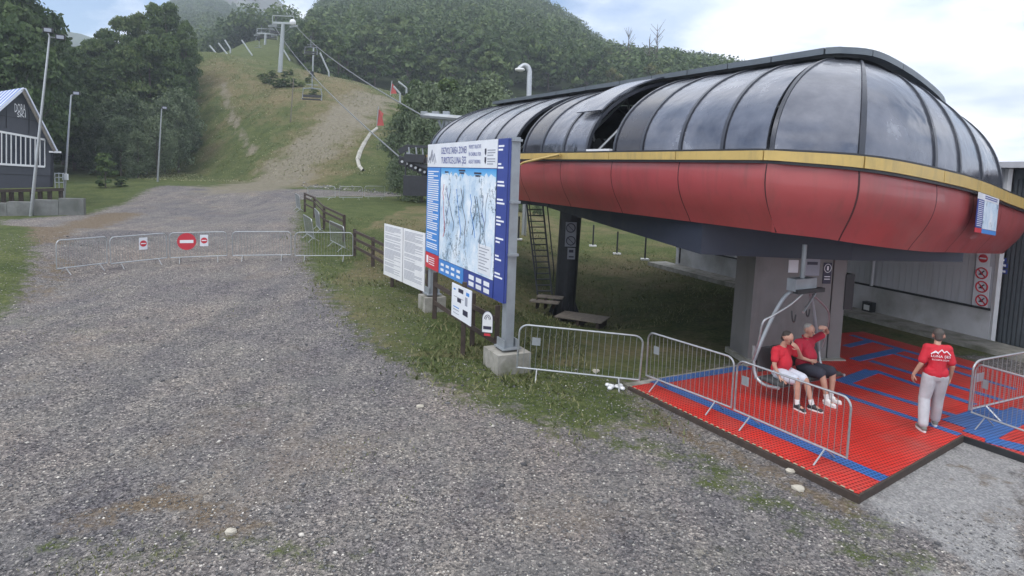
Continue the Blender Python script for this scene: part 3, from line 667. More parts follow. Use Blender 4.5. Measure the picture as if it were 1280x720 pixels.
# two bare-topped trees on the hill shoulder
for px, top, wh in ((786, 34, 'left'), (822, 30, 'right'), (812, 46, 'middle')):
    p = P(px, top, 170); z0 = gz(p.x, p.y); t = thing('bare_tree', f'leafless twiggy tree above the wood beyond the canopy, {wh} of the three', 'tree', (p.x, p.y, z0), 0, 'leafless trees above the wood')
    mb = MB(); H_ = p.z-z0
    mb.tube([(0, 0, 0), (.3, 0, H_*.6), (0, 0, H_)], [.25, .15, .04], 6)
    for i in range(26):
        z = H_*random.uniform(.45, .92); a = random.uniform(0, 6.28); L_ = random.uniform(1, 2.6)
        mb.tube([(.1, 0, z), (math.cos(a)*L_, math.sin(a)*L_, z+L_*1.1)], [.07, .03], 4)
    mk('trunk', mb, m_bark, t, world=False)
# far wood: one mass
def far_forest():
    n = 5200; cs = []
    px = rng.uniform(150, 1000, n*3); D = rng.uniform(0, 1, n*3)**.8
    d = 150+D*430; x = (px-640)/760*d
    up = np.interp(px, [200, 350, 380, 560], [182, 182, 140, 135])
    Dm = np.interp(px, _D[:, 0], _D[:, 1])+25
    ok = (d > up) & (d < Dm) & (px > np.interp(d, [150, 200], [330, 150]))
    x, d = x[ok][:n], d[ok][:n]; z = hz(x, d); n = len(x)
    q = 150; hh = rng.uniform(8, 13, n); rr = rng.uniform(3.2, 5.2, n)
    dr = rng.normal(size=(n, q, 3)); dr /= np.linalg.norm(dr, axis=2)[:, :, None]; dr[:, :, 2] = np.abs(dr[:, :, 2])*1.25-.25
    rad = rng.uniform(.8, 1.08, (n, q))*(1+.22*np.sin(dr[:, :, 0]*5+dr[:, :, 1]*4+rng.uniform(0, 6, n)[:, None]))
    cx = x[:, None]+dr[:, :, 0]*rr[:, None]*rad; cy = d[:, None]+dr[:, :, 1]*rr[:, None]*rad; cz = z[:, None]+hh[:, None]*.5+dr[:, :, 2]*hh[:, None]*.5*rad
    v, f = leaf_soup(cx.ravel(), cy.ravel(), cz.ravel(), dr.reshape(-1, 3), None, 1.05, .6)
    r = np.clip(np.repeat(rng.uniform(.1, .8, n), q)+rng.uniform(-.25, .25, n*q), 0, 1)
    o = soup('hill_wood', v, f, m_leafm, r); tag(o, 'dense broadleaf wood covering the hills behind the ski slope', 'wood', kind='stuff')
far_forest()
# distant rocky mountain and low far hill
def ridge(name, pts, D, depth, mat, label):
    mb = MB(); nU = 60
    xs = np.linspace(pts[0][0], pts[-1][0], nU+1); ys_ = np.interp(xs, [p[0] for p in pts], [p[1] for p in pts])
    tops = [P(float(a), float(b)+float(4*fbm(np.array(a*.1), np.array(1.), 1.0, 6)), D) for a, b in zip(xs, ys_)]
    def fn(u, v):
        i = int(round(u*nU)); t = tops[i]; k = v
        return Vector((t.x, D-depth*(1-k) if k <= 1 else D, (t.z+30)*k-30+float(fbm(np.array(t.x), np.array(v*80.), 22, 2))*18*(k < 1)*(k > 0)))
    mb.grid(fn, nU, 14); o = mk(name, mb, mat, smooth=False); tag(o, label, kind='structure'); return o
m_rock = M('mountain_rock', (.13, .14, .13), .95, 0, .45, .03, 0); m_hillfar = M('far_hill_wood', (.05, .075, .04), .95, 0, .4, .06)
ridge('mountain', [(150, 60), (220, 12), (280, 0), (300, -12), (322, -20), (345, -4), (356, 9), (372, 20), (420, 50), (520, 70)], 850, 260, m_rock, 'rocky mountain top rising behind the wooded ridge')
ridge('distant_hill', [(-500, 60), (-100, 50), (40, 40), (75, 40), (115, 46), (200, 60), (300, 75)], 800, 240, m_hillfar, 'distant wooded hill seen between the trees')

# ------------------------------------------------------------ station enclosure
U2 = Vector((.423, -.906, 0)); V2 = Vector((.906, .423, 0)); Cc = Vector((4.26, 10.2, 0))
S0 = Cc-U2*19.5
far0 = Vector((12.6, 17.6, 0)); far1 = far0-U2*13.0
# plan control points: x, y, ztop, zbot, zred, Tx, Ty, Tz
TL0 = Cc+V2*3.2-U2*19.2
ctrl = [(S0.x, S0.y, 4.98, 4.80, 3.42, TL0.x, TL0.y, 7.38), (Cc.x, Cc.y, 4.82, 4.66, 3.43, 6.45, 12.7, 6.86), (5.75, 9.9, 4.75, 4.56, 3.33, 7.15, 12.8, 6.84), (7.85, 11.05, 4.58, 4.37, 3.1, 8.2, 13.55, 6.74),
        (9.6, 12.45, 4.42, 4.2, 2.95, 9.3, 14.4, 6.55), (11.2, 13.85, 4.24, 4.0, 2.8, 10.2, 15.1, 6.3), (13.0, 15.3, 4.02, 3.77, 2.68, 10.7, 15.8, 6.15), (13.15, 16.3, 4.15, 3.95, 2.75, 10.7, 16.5, 6.2), (far0.x, far0.y, 4.4, 4.2, 2.9, 10.2, 17.2, 6.45),
        (far1.x, far1.y, 4.98, 4.8, 3.42, far1.x-2.6, far1.y-1.2, 7.5)]
ctrl = [np.array(c, float) for c in ctrl]
seg = [0.0]
for a, b in zip(ctrl[:-1], ctrl[1:]): seg.append(seg[-1]+float(np.hypot(*(b-a)[:2])))
TC = seg[1]           # arc length at the front corner
def cr_(t):
    i = max(0, min(len(ctrl)-2, int(np.searchsorted(seg, t, side='right'))-1)); k = (t-seg[i])/(seg[i+1]-seg[i])
    if i == 0 or i == len(ctrl)-2: return ctrl[i]*(1-k)+ctrl[i+1]*k
    p0, p1, p2, p3 = ctrl[i-1], ctrl[i], ctrl[i+1], ctrl[i+2]
    if i == 1: p0 = p1-(p2-p1)*.8-np.array([0]*8)
    if i == len(ctrl)-3: p3 = p2+(p2-p1)*.8
    return .5*((2*p1)+(-p0+p2)*k+(2*p0-5*p1+4*p2-p3)*k*k+(-p0+3*p1-3*p2+p3)*k**3)
def inward(t):
    a = cr_(max(0, t-.15)); b = cr_(min(seg[-1], t+.15)); d = Vector((b[0]-a[0], b[1]-a[1], 0)).normalized()
    return Vector((-d.y, d.x, 0))     # plan runs front-left to right: interior is to the left of travel
def t_of_px(px):
    best = None
    for t in np.linspace(0, seg[6]+.5, 900):
        c = cr_(t); q = proj((c[0], c[1], c[2]))[0]
        if best is None or abs(q-px) < best[0]: best = (abs(q-px), t)
    return best[1]
def shell_pt(t, s, off=0):            # lower red shell, s 0 top .. 1 bottom
    c = cr_(t); n_ = inward(t); inset = .06-.07*math.sin(math.pi*min(1, s*1.15)) + .36*s**2.0
    return Vector((c[0], c[1], c[3]+(c[4]-c[3])*s)) + n_*(inset-off)
def dome_pt(t, s, off=0):
    c = cr_(t); n_ = inward(t); AA = 1.12; h = (1-math.cos(s*AA))/(1-math.cos(AA)); v = math.sin(s*AA)/math.sin(AA)
    p = Vector((c[0]+(c[5]-c[0])*h, c[1]+(c[6]-c[1])*h, c[2]+(c[7]-c[2])*v))
    nn = (-n_*math.cos(s*1.3)+Vector((0, 0, 1))*math.sin(s*1.3))
    ex_in = 0.0 if t < seg[5] else (min(1.0, (t-seg[5])/1.2)*1.15*(1-s))
    return p+n_*(.05+ex_in)+nn*off
stn = thing('lift_station', 'red and smoked glass chairlift station canopy with a yellow band', 'lift station', (6.5, 13.7, 0))
def patch(fn, t0, t1, n, m_, th, mat, name, s0=0, s1=1, parent=stn):
    mb = MB(); vs = []
    for o_ in (0, -th):
        for i in range(n+1):
            for j in range(m_+1): vs.append(fn(t0+(t1-t0)*i/n, s0+(s1-s0)*j/m_, o_))
    k = m_+1; N0 = (n+1)*k; fs = []
    for i in range(n):
        for j in range(m_):
            a = i*k+j; fs.append((a, a+k, a+k+1, a+1)); fs.append((N0+a, N0+a+1, N0+a+k+1, N0+a+k))
    for j in range(m_): fs.append((j, j+1, N0+j+1, N0+j)); a = n*k+j; fs.append((a, N0+a, N0+a+1, a+1))
    for i in range(n): a = i*k; fs.append((a, N0+a, N0+a+k, a+k)); a = i*k+m_; fs.append((a, a+k, N0+a+k, N0+a))
    mb.add(vs, fs); o = mk(name, mb, mat, parent); o.data.shade_smooth()
    es = o.modifiers.new('e', 'EDGE_SPLIT'); es.split_angle = math.radians(40)
    return o
rs = [0.0, t_of_px(560), t_of_px(605)] + [t_of_px(p) for p in (650, 700, 764, 848, 957, 1078, 1177, 1222, 1256)] + [seg[6]+.1, seg[7], seg[8], seg[8]+4, seg[8]+8, seg[-1]]
for a, b in zip(rs[:-1], rs[1:]):
    g = .012; patch(shell_pt, a+g, b-g, 8, 10, .04, m_red, 'shell_panel')
    patch(lambda t, s, o_: shell_pt(t, s, o_), b-.017, b+.017, 1, 10, .03, m_redseam, 'panel_joint') if b < seg[-1]-1 else None
    mb = MB()                                     # yellow trim box
    def tr(t, s, o_):
        c = cr_(t); n_ = inward(t); return Vector((c[0], c[1], c[2]+(c[3]-c[2])*s))-n_*(.06+o_)
    patch(tr, a+.012, b-.012, 8, 1, .10, m_yel, 'yellow_trim')
def trd(z0, z1, o0):
    def f(t, s, o_):
        c = cr_(t); n_ = inward(t); return Vector((c[0], c[1], (c[2] if z0 > 0 else c[3])+z0+(z1-z0)*s))-n_*(o0+o_)
    return f
patch(trd(.035, .003, .05), 0, seg[-1], 90, 1, .12, m_dark, 'upper_gutter'); patch(trd(-.003, -.05, .03), 0, seg[-1], 90, 1, .10, m_dark, 'lower_gutter')
# glazing
gpx = [(None, 545), (560, 0), (580, 0), (601, 0), (622, 0)]
tsl = [0.05, t_of_px(500+40), t_of_px(565), t_of_px(590), t_of_px(613), t_of_px(640)]
side = [t_of_px(p) for p in (653, 675, 702, 731)] 
m_glassd = M('dark_glazing', (.03, .03, .04), .2, 0, .2, 2, spec=.5)  # very dark glass for one panel beside each roof opening
def dpanel(a, b, name='glass_panel', s0=0.0, s1=1.0, off=.0, mt=None):
    w_ = .05; return patch(lambda t, s, o_: dome_pt(t, s, o_+off), a+w_, b-w_, 4, 14, .03, mt or m_glass, name, s0, s1)
def rib(t, wd=.07):
    patch(lambda q, s, o_: dome_pt(q, s, .03+o_), t-wd, t+wd, 1, 14, .09, m_rib, 'glazing_rib')
edges = tsl
for a, b in zip(edges[:-1], edges[1:]): dpanel(a, b)
for t in edges[:-1]: rib(t, .04)
rib(edges[-1], .04)
# first opening between 613..650 px: panels propped open
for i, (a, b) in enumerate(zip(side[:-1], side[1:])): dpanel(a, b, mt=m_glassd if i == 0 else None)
for t in side: rib(t, .05)
lift = patch(lambda t, s, o_: dome_pt(t, s, .17+o_), side[2]+.05, side[3]+.12, 5, 10, .04, m_glass, 'raised_hatch', .40, 1.0)
t_hole = t_of_px(766)
s2 = [t_hole] + [t_of_px(p) for p in (800, 848, 900, 957)]
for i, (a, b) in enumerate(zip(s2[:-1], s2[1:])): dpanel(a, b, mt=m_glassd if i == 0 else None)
for t in s2[:-1]: rib(t, .038)
nose = [TC, t_of_px(1077), t_of_px(1172), t_of_px(1203), t_of_px(1230), t_of_px(1254), seg[6]+.5, seg[7], seg[8]]
for a, b in zip(nose[:-1], nose[1:]): dpanel(a, b)
for t in nose: rib(t, .045)
for i in range(6):
    a = seg[8]+i*2.15; dpanel(a, min(seg[-1]-.05, a+2.15)); rib(min(seg[-1]-.1, a+2.15))
# ridge cap: flat top pieces with raised rim
def capz(t, s, o_):
    c = cr_(t); n_ = inward(t); return Vector((c[5], c[6], c[7]+.20))+n_*(-.20+.45*s)-Vector((0, 0, 1))*(-o_)
caps = [0.05]+[t_of_px(p) for p in (560, 605, 640, 680, 720, 766, 820, 880, 957)]+[seg[2], seg[3], seg[5], seg[7], seg[8], seg[8]+6, seg[-1]-.1]
for a, b in zip(caps[:-1], caps[1:]):
    patch(capz, a+.015, b-.015, 6, 1, .13, m_cap, 'ridge_cap')
top = [cr_(t) for t in np.linspace(0.05, seg[-1]-.05, 60)]
mb = MB(); pts = [(c[5], c[6], c[7]+.04) for c in top]; mb.add(pts, [tuple(range(len(pts)))]); mk('roof_deck', mb, m_dark, stn)
# end walls at the far end
def prof(t): return [shell_pt(t, 1.0)]+[shell_pt(t, k/6) for k in range(5, -1, -1)]+[dome_pt(t, k/12) for k in range(13)]
pa_, pb2 = prof(.03), prof(seg[-1]-.03); mb = MB(); n_ = len(pa_)
mb.add(pa_+pb2, [(i, i+1, n_+i+1, n_+i) for i in range(n_-1)]) if False else mb.add(pa_+pb2[::-1], [tuple(range(2*n_))]); mk('end_wall', mb, m_dark, stn)
# floor deck of the shell
bot = [shell_pt(t, 1.0)+inward(t)*.0 for t in np.linspace(0, seg[-1], 70)]
mb = MB(); mb.add([(p.x, p.y, p.z+.03) for p in bot], [tuple(range(len(bot)-1, -1, -1))]); mk('shell_floor', mb, m_under, stn)
inn = [Vector((cr_(t)[0], cr_(t)[1], 4.3))+inward(t)*.5 for t in np.linspace(0, seg[-1], 50)]
mb = MB(); mb.add([(p.x, p.y, 4.35) for p in inn], [tuple(range(len(inn)))]); mk('inner_deck', mb, m_dark, stn)
# hull slab below the shell
hp = [P(685, 262, 21.5), P(876, 316, 12.3), P(1064, 331, 12.6), P(1203, 333, 13.4)]
hullxy = [(hp[0].x, hp[0].y), (hp[1].x, hp[1].y), (hp[2].x, hp[2].y), (hp[3].x, hp[3].y), (hp[3].x-1.2, hp[3].y+3.2), (hp[0].x+3.6, hp[0].y+3.2)]
mb = MB(); mb.prism(hullxy, [3.12, 2.78, 2.72, 2.68, 2.68, 3.1], [3.5, 3.48, 3.35, 3.2, 3.3, 3.5]); mk('hull', mb, m_under, stn)
mb = MB(); mb.prism([(S0.x+1.0, S0.y-.3), (hp[0].x, hp[0].y-.1), (hp[0].x+3.5, hp[0].y+3.0), (S0.x+5.8, S0.y+1.8)], 3.15, 3.5); mk('rear_hull', mb, m_under, stn)
# machinery inside, visible in the openings
mb = MB(); base = Cc+V2*2.6
mb.bar(base-U2*2+Vector((0, 0, 5.2)), base-U2*18+Vector((0, 0, 5.2)), .35, .5)
mb.bar(base-U2*2+V2*2+Vector((0, 0, 5.2)), base-U2*18+V2*2+Vector((0, 0, 5.2)), .35, .5)
mk('drive_beam', mb, m_galvd, stn)
for i in range(9):
    p = base-U2*(5.5+i*.62)-V2*.35+Vector((0, 0, 5.2)); mb = MB(); mb.tube([p, p-V2*.12], .26, 14); mk('tyre_wheel', mb, m_black, stn)
for b in (6.3, 7.6, 9.8, 11.4):
    mb = MB(); p = Cc-U2*b
    mb.tube([p+V2*.6+Vector((0, 0, 4.9)), p+V2*2.4+Vector((0, 0, 6.6))], .04, 6); mb.tube([p+V2*2.4+Vector((0, 0, 6.6)), p+V2*2.4+U2*.6+Vector((0, 0, 5.4))], .03, 6)
    mk('hatch_strut', mb, m_galv, stn)
p = Cc-U2*10.6+V2*1.7
mb = MB(); mb.box(p+Vector((0, 0, 5.9)), (.9, .06, .6), math.atan2(U2.y, U2.x)); mk('hatch_light_panel', mb, m_white, stn)
# yellow pole fixed under the trim
mb = MB(); mb.tube([P(650, 206, 18.3), P(655, 203, 18.2), P(700, 193, 16.4)], .035, 8); o = mk('hook_pole', mb, m_yel, stn)
mb = MB(); a = cr_(t_of_px(735)); b = cr_(t_of_px(764)); mb.bar((a[0], a[1], a[2]+.06), (b[0], b[1], b[2]+.06), .12, .05); mk('opening_sill', mb, m_white, stn)

# pillars -------------------------------------------------------------
pl = thing('station_pillar', 'wide grey tapered pillar holding the station beside the seated men', 'pillar', (6.6, 13.9, 0))
g0 = PZ(934, 452, .06); g1 = PZ(1051, 452, .06); wd = (g1-g0); ax = wd.normalized(); bk = Vector((-ax.y, ax.x, 0)); dpt = .9
t0 = P(947, 300, g0.y+.0); t1 = P(1062, 318, g1.y)
def quadbox(mb, b4, t4): mb.add(list(b4)+list(t4), [(3, 2, 1, 0), (4, 5, 6, 7), (0, 1, 5, 4), (1, 2, 6, 5), (2, 3, 7, 6), (3, 0, 4, 7)])
def lerp(a, b, k): return a+(b-a)*k
zb, zt = Vector((0, 0, 0)), 3.1
def at(k, z, back=0):   # k along the face 0..1 at height z
    a = lerp(Vector((g0.x, g0.y, 0)), Vector((t0.x, t0.y, 0)), z/3.1); b = lerp(Vector((g1.x, g1.y, 0)), Vector((t1.x, t1.y, 0)), z/3.1)
    p = lerp(a, b, k)+bk*back; return Vector((p.x, p.y, z))
mb = MB(); quadbox(mb, [at(0, -.2), at(.83, -.2), at(.83, -.2, dpt), at(0, -.2, dpt)], [at(0, zt), at(.83, zt), at(.83, zt, dpt), at(0, zt, dpt)]); mk('shaft', mb, m_col, pl)
mb = MB(); quadbox(mb, [at(.86, -.2, .05), at(1, -.2, .05), at(1, -.2, dpt), at(.86, -.2, dpt)], [at(.86, zt, .05), at(1, zt, .05), at(1, zt, dpt), at(.86, zt, dpt)]); mk('side_shaft', mb, m_col, pl)
mb = MB(); quadbox(mb, [at(.83, -.2, .2), at(.86, -.2, .2), at(.86, -.2, dpt-.1), at(.83, -.2, dpt-.1)], [at(.83, zt, .2), at(.86, zt, .2), at(.86, zt, dpt-.1), at(.83, zt, dpt-.1)]); mk('recess_channel', mb, m_black, pl)
mb = MB(); quadbox(mb, [at(-.03, 0, -.08), at(1.03, 0, -.08), at(1.03, 0, dpt+.1), at(-.03, 0, dpt+.1)], [at(-.03, .13, -.08), at(1.03, .13, -.08), at(1.03, .13, dpt+.1), at(-.03, .13, dpt+.1)]); mk('base_plinth', mb, m_conc, pl)
mb = MB(); q = at(1.04, 1.75, .2); mb.box(q, (.22, .35, .85), math.atan2(ax.y, ax.x)); mk('cable_cabinet', mb, m_black, pl)
def plate(name, k, z, w_, h_, mat, lab, cat, deco=None):
    c = at(k, z, -.012); o = thing(name, lab, cat, c)
    mb = MB(); mb.box(c, (w_, .016, h_), math.atan2(ax.y, ax.x)); mk('board', mb, mat, o)
    if deco: deco(o, c)
    return o
def dec1(o, c):
    f = c-bk*.011
    mb = MB(); mb.box(f+Vector((0, 0, .07)), (.26, .006, .07), math.atan2(ax.y, ax.x)); mk('dark_strip', mb, m_ink, o)
    mb = MB()
    for i in range(4): mb.box(f+Vector((0, 0, -.02-.035*i)), (.24, .006, .012), math.atan2(ax.y, ax.x))
    mk('print_lines', mb, m_inkg, o)
plate('notice_board', .60, 2.36, .38, .44, m_inkg, 'pale grey notice with dark strip high on the wide pillar', 'notice', dec1)
def dec2(o, c):
    f = c-bk*.011; mb = MB(); ring = [f+ax*math.cos(a)*.085+Vector((0, 0, math.sin(a)*.1+.12)) for a in np.linspace(0, 6.283, 17)]
    mb.tube(ring, .008, 5, False); mk('ring_symbol', mb, m_inkw, o)
    mb = MB(); mb.box(f+Vector((0, 0, .12)), (.04, .006, .1), math.atan2(ax.y, ax.x)); mb.box(f+Vector((0, 0, -.08)), (.14, .006, .02), math.atan2(ax.y, ax.x)); mb.box(f+Vector((0, 0, -.14)), (.14, .006, .02), math.atan2(ax.y, ax.x)); mk('print_lines', mb, m_inkw, o)
plate('warning_plate', .77, 2.2, .2, .5, m_ink, 'narrow dark warning plate with white ring on the wide pillar', 'sign', dec2)
plate('small_notice', .40, 2.35, .24, .3, m_paper, 'small pale notice on the pillar left of the chair hanger', 'notice').children
rp = thing('rear_pillar', 'dark round steel pillar at the rear of the station near the ladder', 'pillar', (2.05, 22.7, -1))
pb = P(705, 384, 22.7); zb_ = gz(pb.x, 22.7)
mb = MB(); mb.tube([(pb.x, 22.7, zb_-.3), (pb.x+.12, 22.7, 3.3)], [.39, .41], 20); mk('shaft', mb, m_dark, rp)
mb = MB(); mb.tube([(pb.x, 22.7, zb_-.2), (pb.x, 22.7, zb_+.12)], .62, 20); mk('base_flange', mb, m_dark, rp)
for k in range(10):
    a = k*.628; mb = MB(); c = Vector((pb.x, 22.7, zb_+.22)); d = Vector((math.cos(a), math.sin(a), 0)); mb.add([c+d*.38+Vector((0, 0, -.1)), c+d*.6+Vector((0, 0, -.1)), c+d*.38+Vector((0, 0, .5)), c+d*.38+Vector((-d.y*.03, d.x*.03, -.1)), c+d*.6+Vector((-d.y*.03, d.x*.03, -.1)), c+d*.38+Vector((-d.y*.03, d.x*.03, .5))], [(0, 1, 2), (5, 4, 3), (0, 3, 4, 1), (1, 4, 5, 2), (2, 5, 3, 0)]); mk('base_rib', mb, m_dark, rp)
zs_ = [(715.5, 293, .62, .62, 'ring'), (715.5, 314, .0, .0, 'ring')]
sg = thing('prohibition_sign', 'pale board with two ring symbols fixed to the dark rear pillar', 'sign', P(713, 300, 22.1))
c = P(713.5, 293, 22.1)
mb = MB(); mb.box(P(713.5, 293, 22.1), (.40, .03, .9), 0); mk('board', mb, m_inkg, sg)
for yy_ in (285, 301):
    c = P(713.5, yy_, 22.06); mb = MB(); mb.tube([c+Vector((math.cos(a)*.16, 0, math.sin(a)*.16)) for a in np.linspace(0, 6.283, 17)], .018, 5, False); mb.bar(c+Vector((-.11, 0, .11)), c+Vector((.11, 0, -.11)), .02); mk('ring_symbol', mb, m_ink, sg)
sg = thing('small_sign', 'small pale sign below the ring symbols on the rear pillar', 'sign', P(713, 318, 22.1))
mb = MB(); mb.box(P(714, 317, 22.1), (.28, .03, .42), 0); mk('board', mb, m_inkg, sg)
mb = MB(); mb.box(P(714, 314, 22.07), (.16, .01, .1), 0); mb.box(P(714, 321, 22.07), (.18, .01, .05), 0); mk('print_lines', mb, m_ink, sg)
# ladder with treads
ld = thing('access_ladder', 'black steel access ladder leaning up to the station hatch', 'ladder', P(680, 368, 22.3))
La, Lb = P(672, 368, 22.2), P(690, 368, 22.2); Ta, Tb = P(658, 252, 22.6), P(678, 252, 22.6)
for a, b in ((La, Ta), (Lb, Tb)):
    mb = MB(); mb.bar(a, b, .06, .12, up=(0, 1, 0)); mk('stringer', mb, m_dark, ld)
for i in range(16):
    k = (i+.6)/16; a = lerp(La, Ta, k); b = lerp(Lb, Tb, k); mb = MB(); mb.bar(a, b, .10, .035); mk('tread', mb, m_dark, ld)
for o1 in (0, 1):
    mb = MB(); s_ = Vector((.18 if o1 else .06, -.5, .5)); a, b = ((La, Ta), (Lb, Tb))[o1]
    mb.tube([lerp(a, b, .15)+Vector((.10*o1, -.05, 0)), lerp(a, b, .2)+s_*.6, lerp(a, b, 1.0)+s_*.6], .022, 6); mk('handrail', mb, m_dark, ld)
stp = thing('timber_steps', 'low weathered timber steps at the foot of the ladder', 'steps', P(684, 376, 21.9))
for px_, py_, w_ in ((681, 377, 1.05), (688, 371, .95)):
    c = P(px_, py_, 21.6 if py_ > 375 else 21.9); mb = MB(); mb.box(c, (w_, .4, .05), -.25); mk('tread', mb, m_woodg, stp)
for px_ in (672, 682, 693):
    c = P(px_, 379, 21.9); mb = MB(); mb.box(c, (.07, .35, .34), -.25); mk('leg', mb, m_wood, stp)
pt = thing('pallet', 'grey wooden deck board lying beside the dark rear pillar', 'pallet', P(728, 395, 20.8))
c = P(728, 392, 20.9); dz = gz(c.x, c.y)
r_ = -.45; exx = Vector((math.cos(r_), math.sin(r_), 0)); eyy = Vector((-math.sin(r_), math.cos(r_), 0)); cc = Vector((c.x, c.y, dz+.34))
for i in range(5):
    mb = MB(); mb.box(cc+eyy*(-.42+.21*i), (1.7, .19, .04), r_); mk('plank', mb, m_woodg, pt)
for k in (-.7, 0, .7):
    mb = MB(); mb.box(cc+exx*k-Vector((0, 0, .15)), (.1, .95, .24), r_); mk('bearer', mb, m_wood, pt)

# line machinery behind the sign, incoming beams
sh = thing('sheave_train', 'black sheave assembly guiding the cable into the station', 'machinery', P(515, 200, 27))
A1, A2 = P(499, 196, 27.5), P(545, 214, 27)
mb = MB(); mb.bar(P(499, 190, 27.6), P(512, 183, 27.6), .12, .25); mb.bar(P(512, 183, 27.6), P(560, 184, 27.2), .1, .12); mb.bar(A1, A2, .1, .14); mk('frame', mb, m_dark, sh)
for i in range(7):
    p = P(503+i*5.6, 202+i*2.6, 27.4); mb = MB(); mb.tube([p-Vector((0, .06, 0)), p+Vector((0, .06, 0))], .17, 14); mk('sheave', mb, m_black, sh)
    mb = MB(); mb.tube([p-Vector((0, .08, 0)), p+Vector((0, .08, 0))], .06, 8); mk('hub', mb, m_galv, sh)
for px_ in (511, 520, 528): mb = MB(); mb.bar(P(px_, 184, 27.5), P(px_+2, 206, 27.5), .06); mk('brace', mb, m_galvd, sh)
mb = MB(); mb.box(P(519, 198, 27.3), (.9, .5, .35)); mk('gear_housing', mb, m_dark, sh)
mb = MB(); mb.bar(P(512, 184, 27.6), P(534, 184, 27.5), .04); mb.bar(P(506, 194, 27.6), P(534, 201, 27.5), .12, .3); mk('walkway', mb, m_galvd, sh)
ob = thing('hanging_platform', 'dark box platform hanging under the sheave assembly behind the sign', 'platform', P(518, 232, 27.3))
mb = MB(); c = P(521, 232, 27.4); mb.box(c, (1.05, 1.0, .88)); mk('panel_box', mb, m_dark, ob)
mb = MB(); mb.bar(P(507, 221, 27.3), P(507, 190, 27.3), .06); mb.bar(P(528, 221, 27.3), P(528, 195, 27.3), .06); mk('hanger', mb, m_dark, ob)
bm_ = thing('line_gantry', 'grey steel cross beam with braces left of the canopy end', 'gantry', P(560, 160, 33))
mb = MB(); mb.tube([P(527, 144, 33), P(596, 150, 32)], .16, 8); mk('cross_beam', mb, m_galvd, bm_)
for a, b in ((527, 534), (541, 548), (556, 560)): mb = MB(); mb.box(P((a+b)/2, 142, 33), (.35, .4, .22)); mk('clamp', mb, m_galvd, bm_)
for (a, b), (c, d) in (((548, 150), (564, 188)), ((556, 148), (546, 186)), ((540, 186), (570, 186))): mb = MB(); mb.tube([P(a, b, 33), P(c, d, 33)], .07, 6); mk('brace', mb, m_galvd, bm_)
mb = MB(); q = P(560, 150, 33); mb.tube([q, (q.x, q.y, gz(q.x, q.y)-.2)], .18, 10); mk('mast', mb, m_galvd, bm_)

# ------------------------------------------------------------ industrial building
ib = thing('equipment_shed', 'long low grey metal clad shed with a white plinth behind the station', 'shed', (12, 21, 0))
w0 = PZ(846, 330, .1); w1 = PZ(1236, 425, .1); wu = Vector((w1.x-w0.x, w1.y-w0.y, 0)); WL = wu.length; wu.normalize(); wn = Vector((wu.y, -wu.x, 0))
if wn.dot(CAM-w0) < 0: wn = -wn
w0.z = 0; WH = 4.9
def wp(s, z, o_=0): return Vector((w0.x, w0.y, 0))+wu*s+wn*o_+Vector((0, 0, z))
mb = MB(); q = [wp(0, -.3), wp(WL, -.3), wp(WL, -.3, -9), wp(0, -.3, -9)]; mb.prism([(p.x, p.y) for p in q], -.3, WH); mk('wall_core', mb, m_wall, ib)
mb = MB(); q = [wp(-.03, 0, .06), wp(WL+.01, 0, .06), wp(WL+.01, 0, -.01), wp(-.03, 0, -.01)]; mb.prism([(p.x, p.y) for p in q], -.2, .95); mk('plinth', mb, m_plinth, ib)
k = 0; s_ = .0; pw = 1.0
while s_ < WL-.05:
    e_ = min(WL, s_+pw); mb = MB(); nr = 5
    for i in range(nr):
        a = s_+(e_-s_)*(i+.04)/nr; b = s_+(e_-s_)*(i+.96)/nr
        q = [wp(a, 0, .012), wp(b, 0, .012), wp(b, 0, .002), wp(a, 0, .002)]; mb.prism([(p.x, p.y) for p in q], .99, WH-.12)
    mk('wall_sheet', mb, m_wall, ib); s_ = e_+.012
mb = MB(); mb.bar(wp(0, .97, .09), wp(WL, .97, .09), .05, .06); mk('black_conduit', mb, m_black, ib)
mb = MB(); mb.bar(wp(WL*.02, 0, .05)+Vector((0, 0, .2)), wp(WL*.02, 3.0, .05), .09); mk('corner_strip', mb, m_dark, ib)
sD = (PL(1094, 340, w0, wn)-w0).dot(wu); mb = MB(); mb.tube([wp(sD, .98, .12), wp(sD, WH-.1, .12)], .055, 10); mk('downpipe', mb, m_wall, ib)
mb = MB(); q = [wp(-.3, 0, .35), wp(WL+9, 0, .35), wp(WL+9, 0, -9.3), wp(-.3, 0, -9.3)]; mb.prism([(p.x, p.y) for p in q], WH, WH+.16); mk('roof_edge', mb, m_wall, ib)
# roller door bay
mb = MB(); q = [wp(WL+.12, 0, -.15), wp(WL+4.2, 0, -.15), wp(WL+4.2, 0, -9), wp(WL+.12, 0, -9)]; mb.prism([(p.x, p.y) for p in q], -.3, WH-.01); dr = mk('door', mb, m_door, ib)
for i in range(36):
    a = WL+.16+i*.11; mb = MB(); q = [wp(a, 0, -.11), wp(a+.075, 0, -.11), wp(a+.075, 0, -.16), wp(a, 0, -.16)]; mb.prism([(p.x, p.y) for p in q], .03, WH-.3); mk('door_rib', mb, m_door, dr)
mb = MB(); mb.bar(wp(WL+.06, -.2, .0), wp(WL+.06, WH-.02, .0), .12, .12, up=(0, 1, 0)); mk('door_jamb', mb, m_white, ib)
mb = MB(); mb.box(wp(WL+1.1, 2.05, -.07), (.2, .03, .25), math.atan2(wu.y, wu.x)); mk('door_label', mb, m_paper, ib)
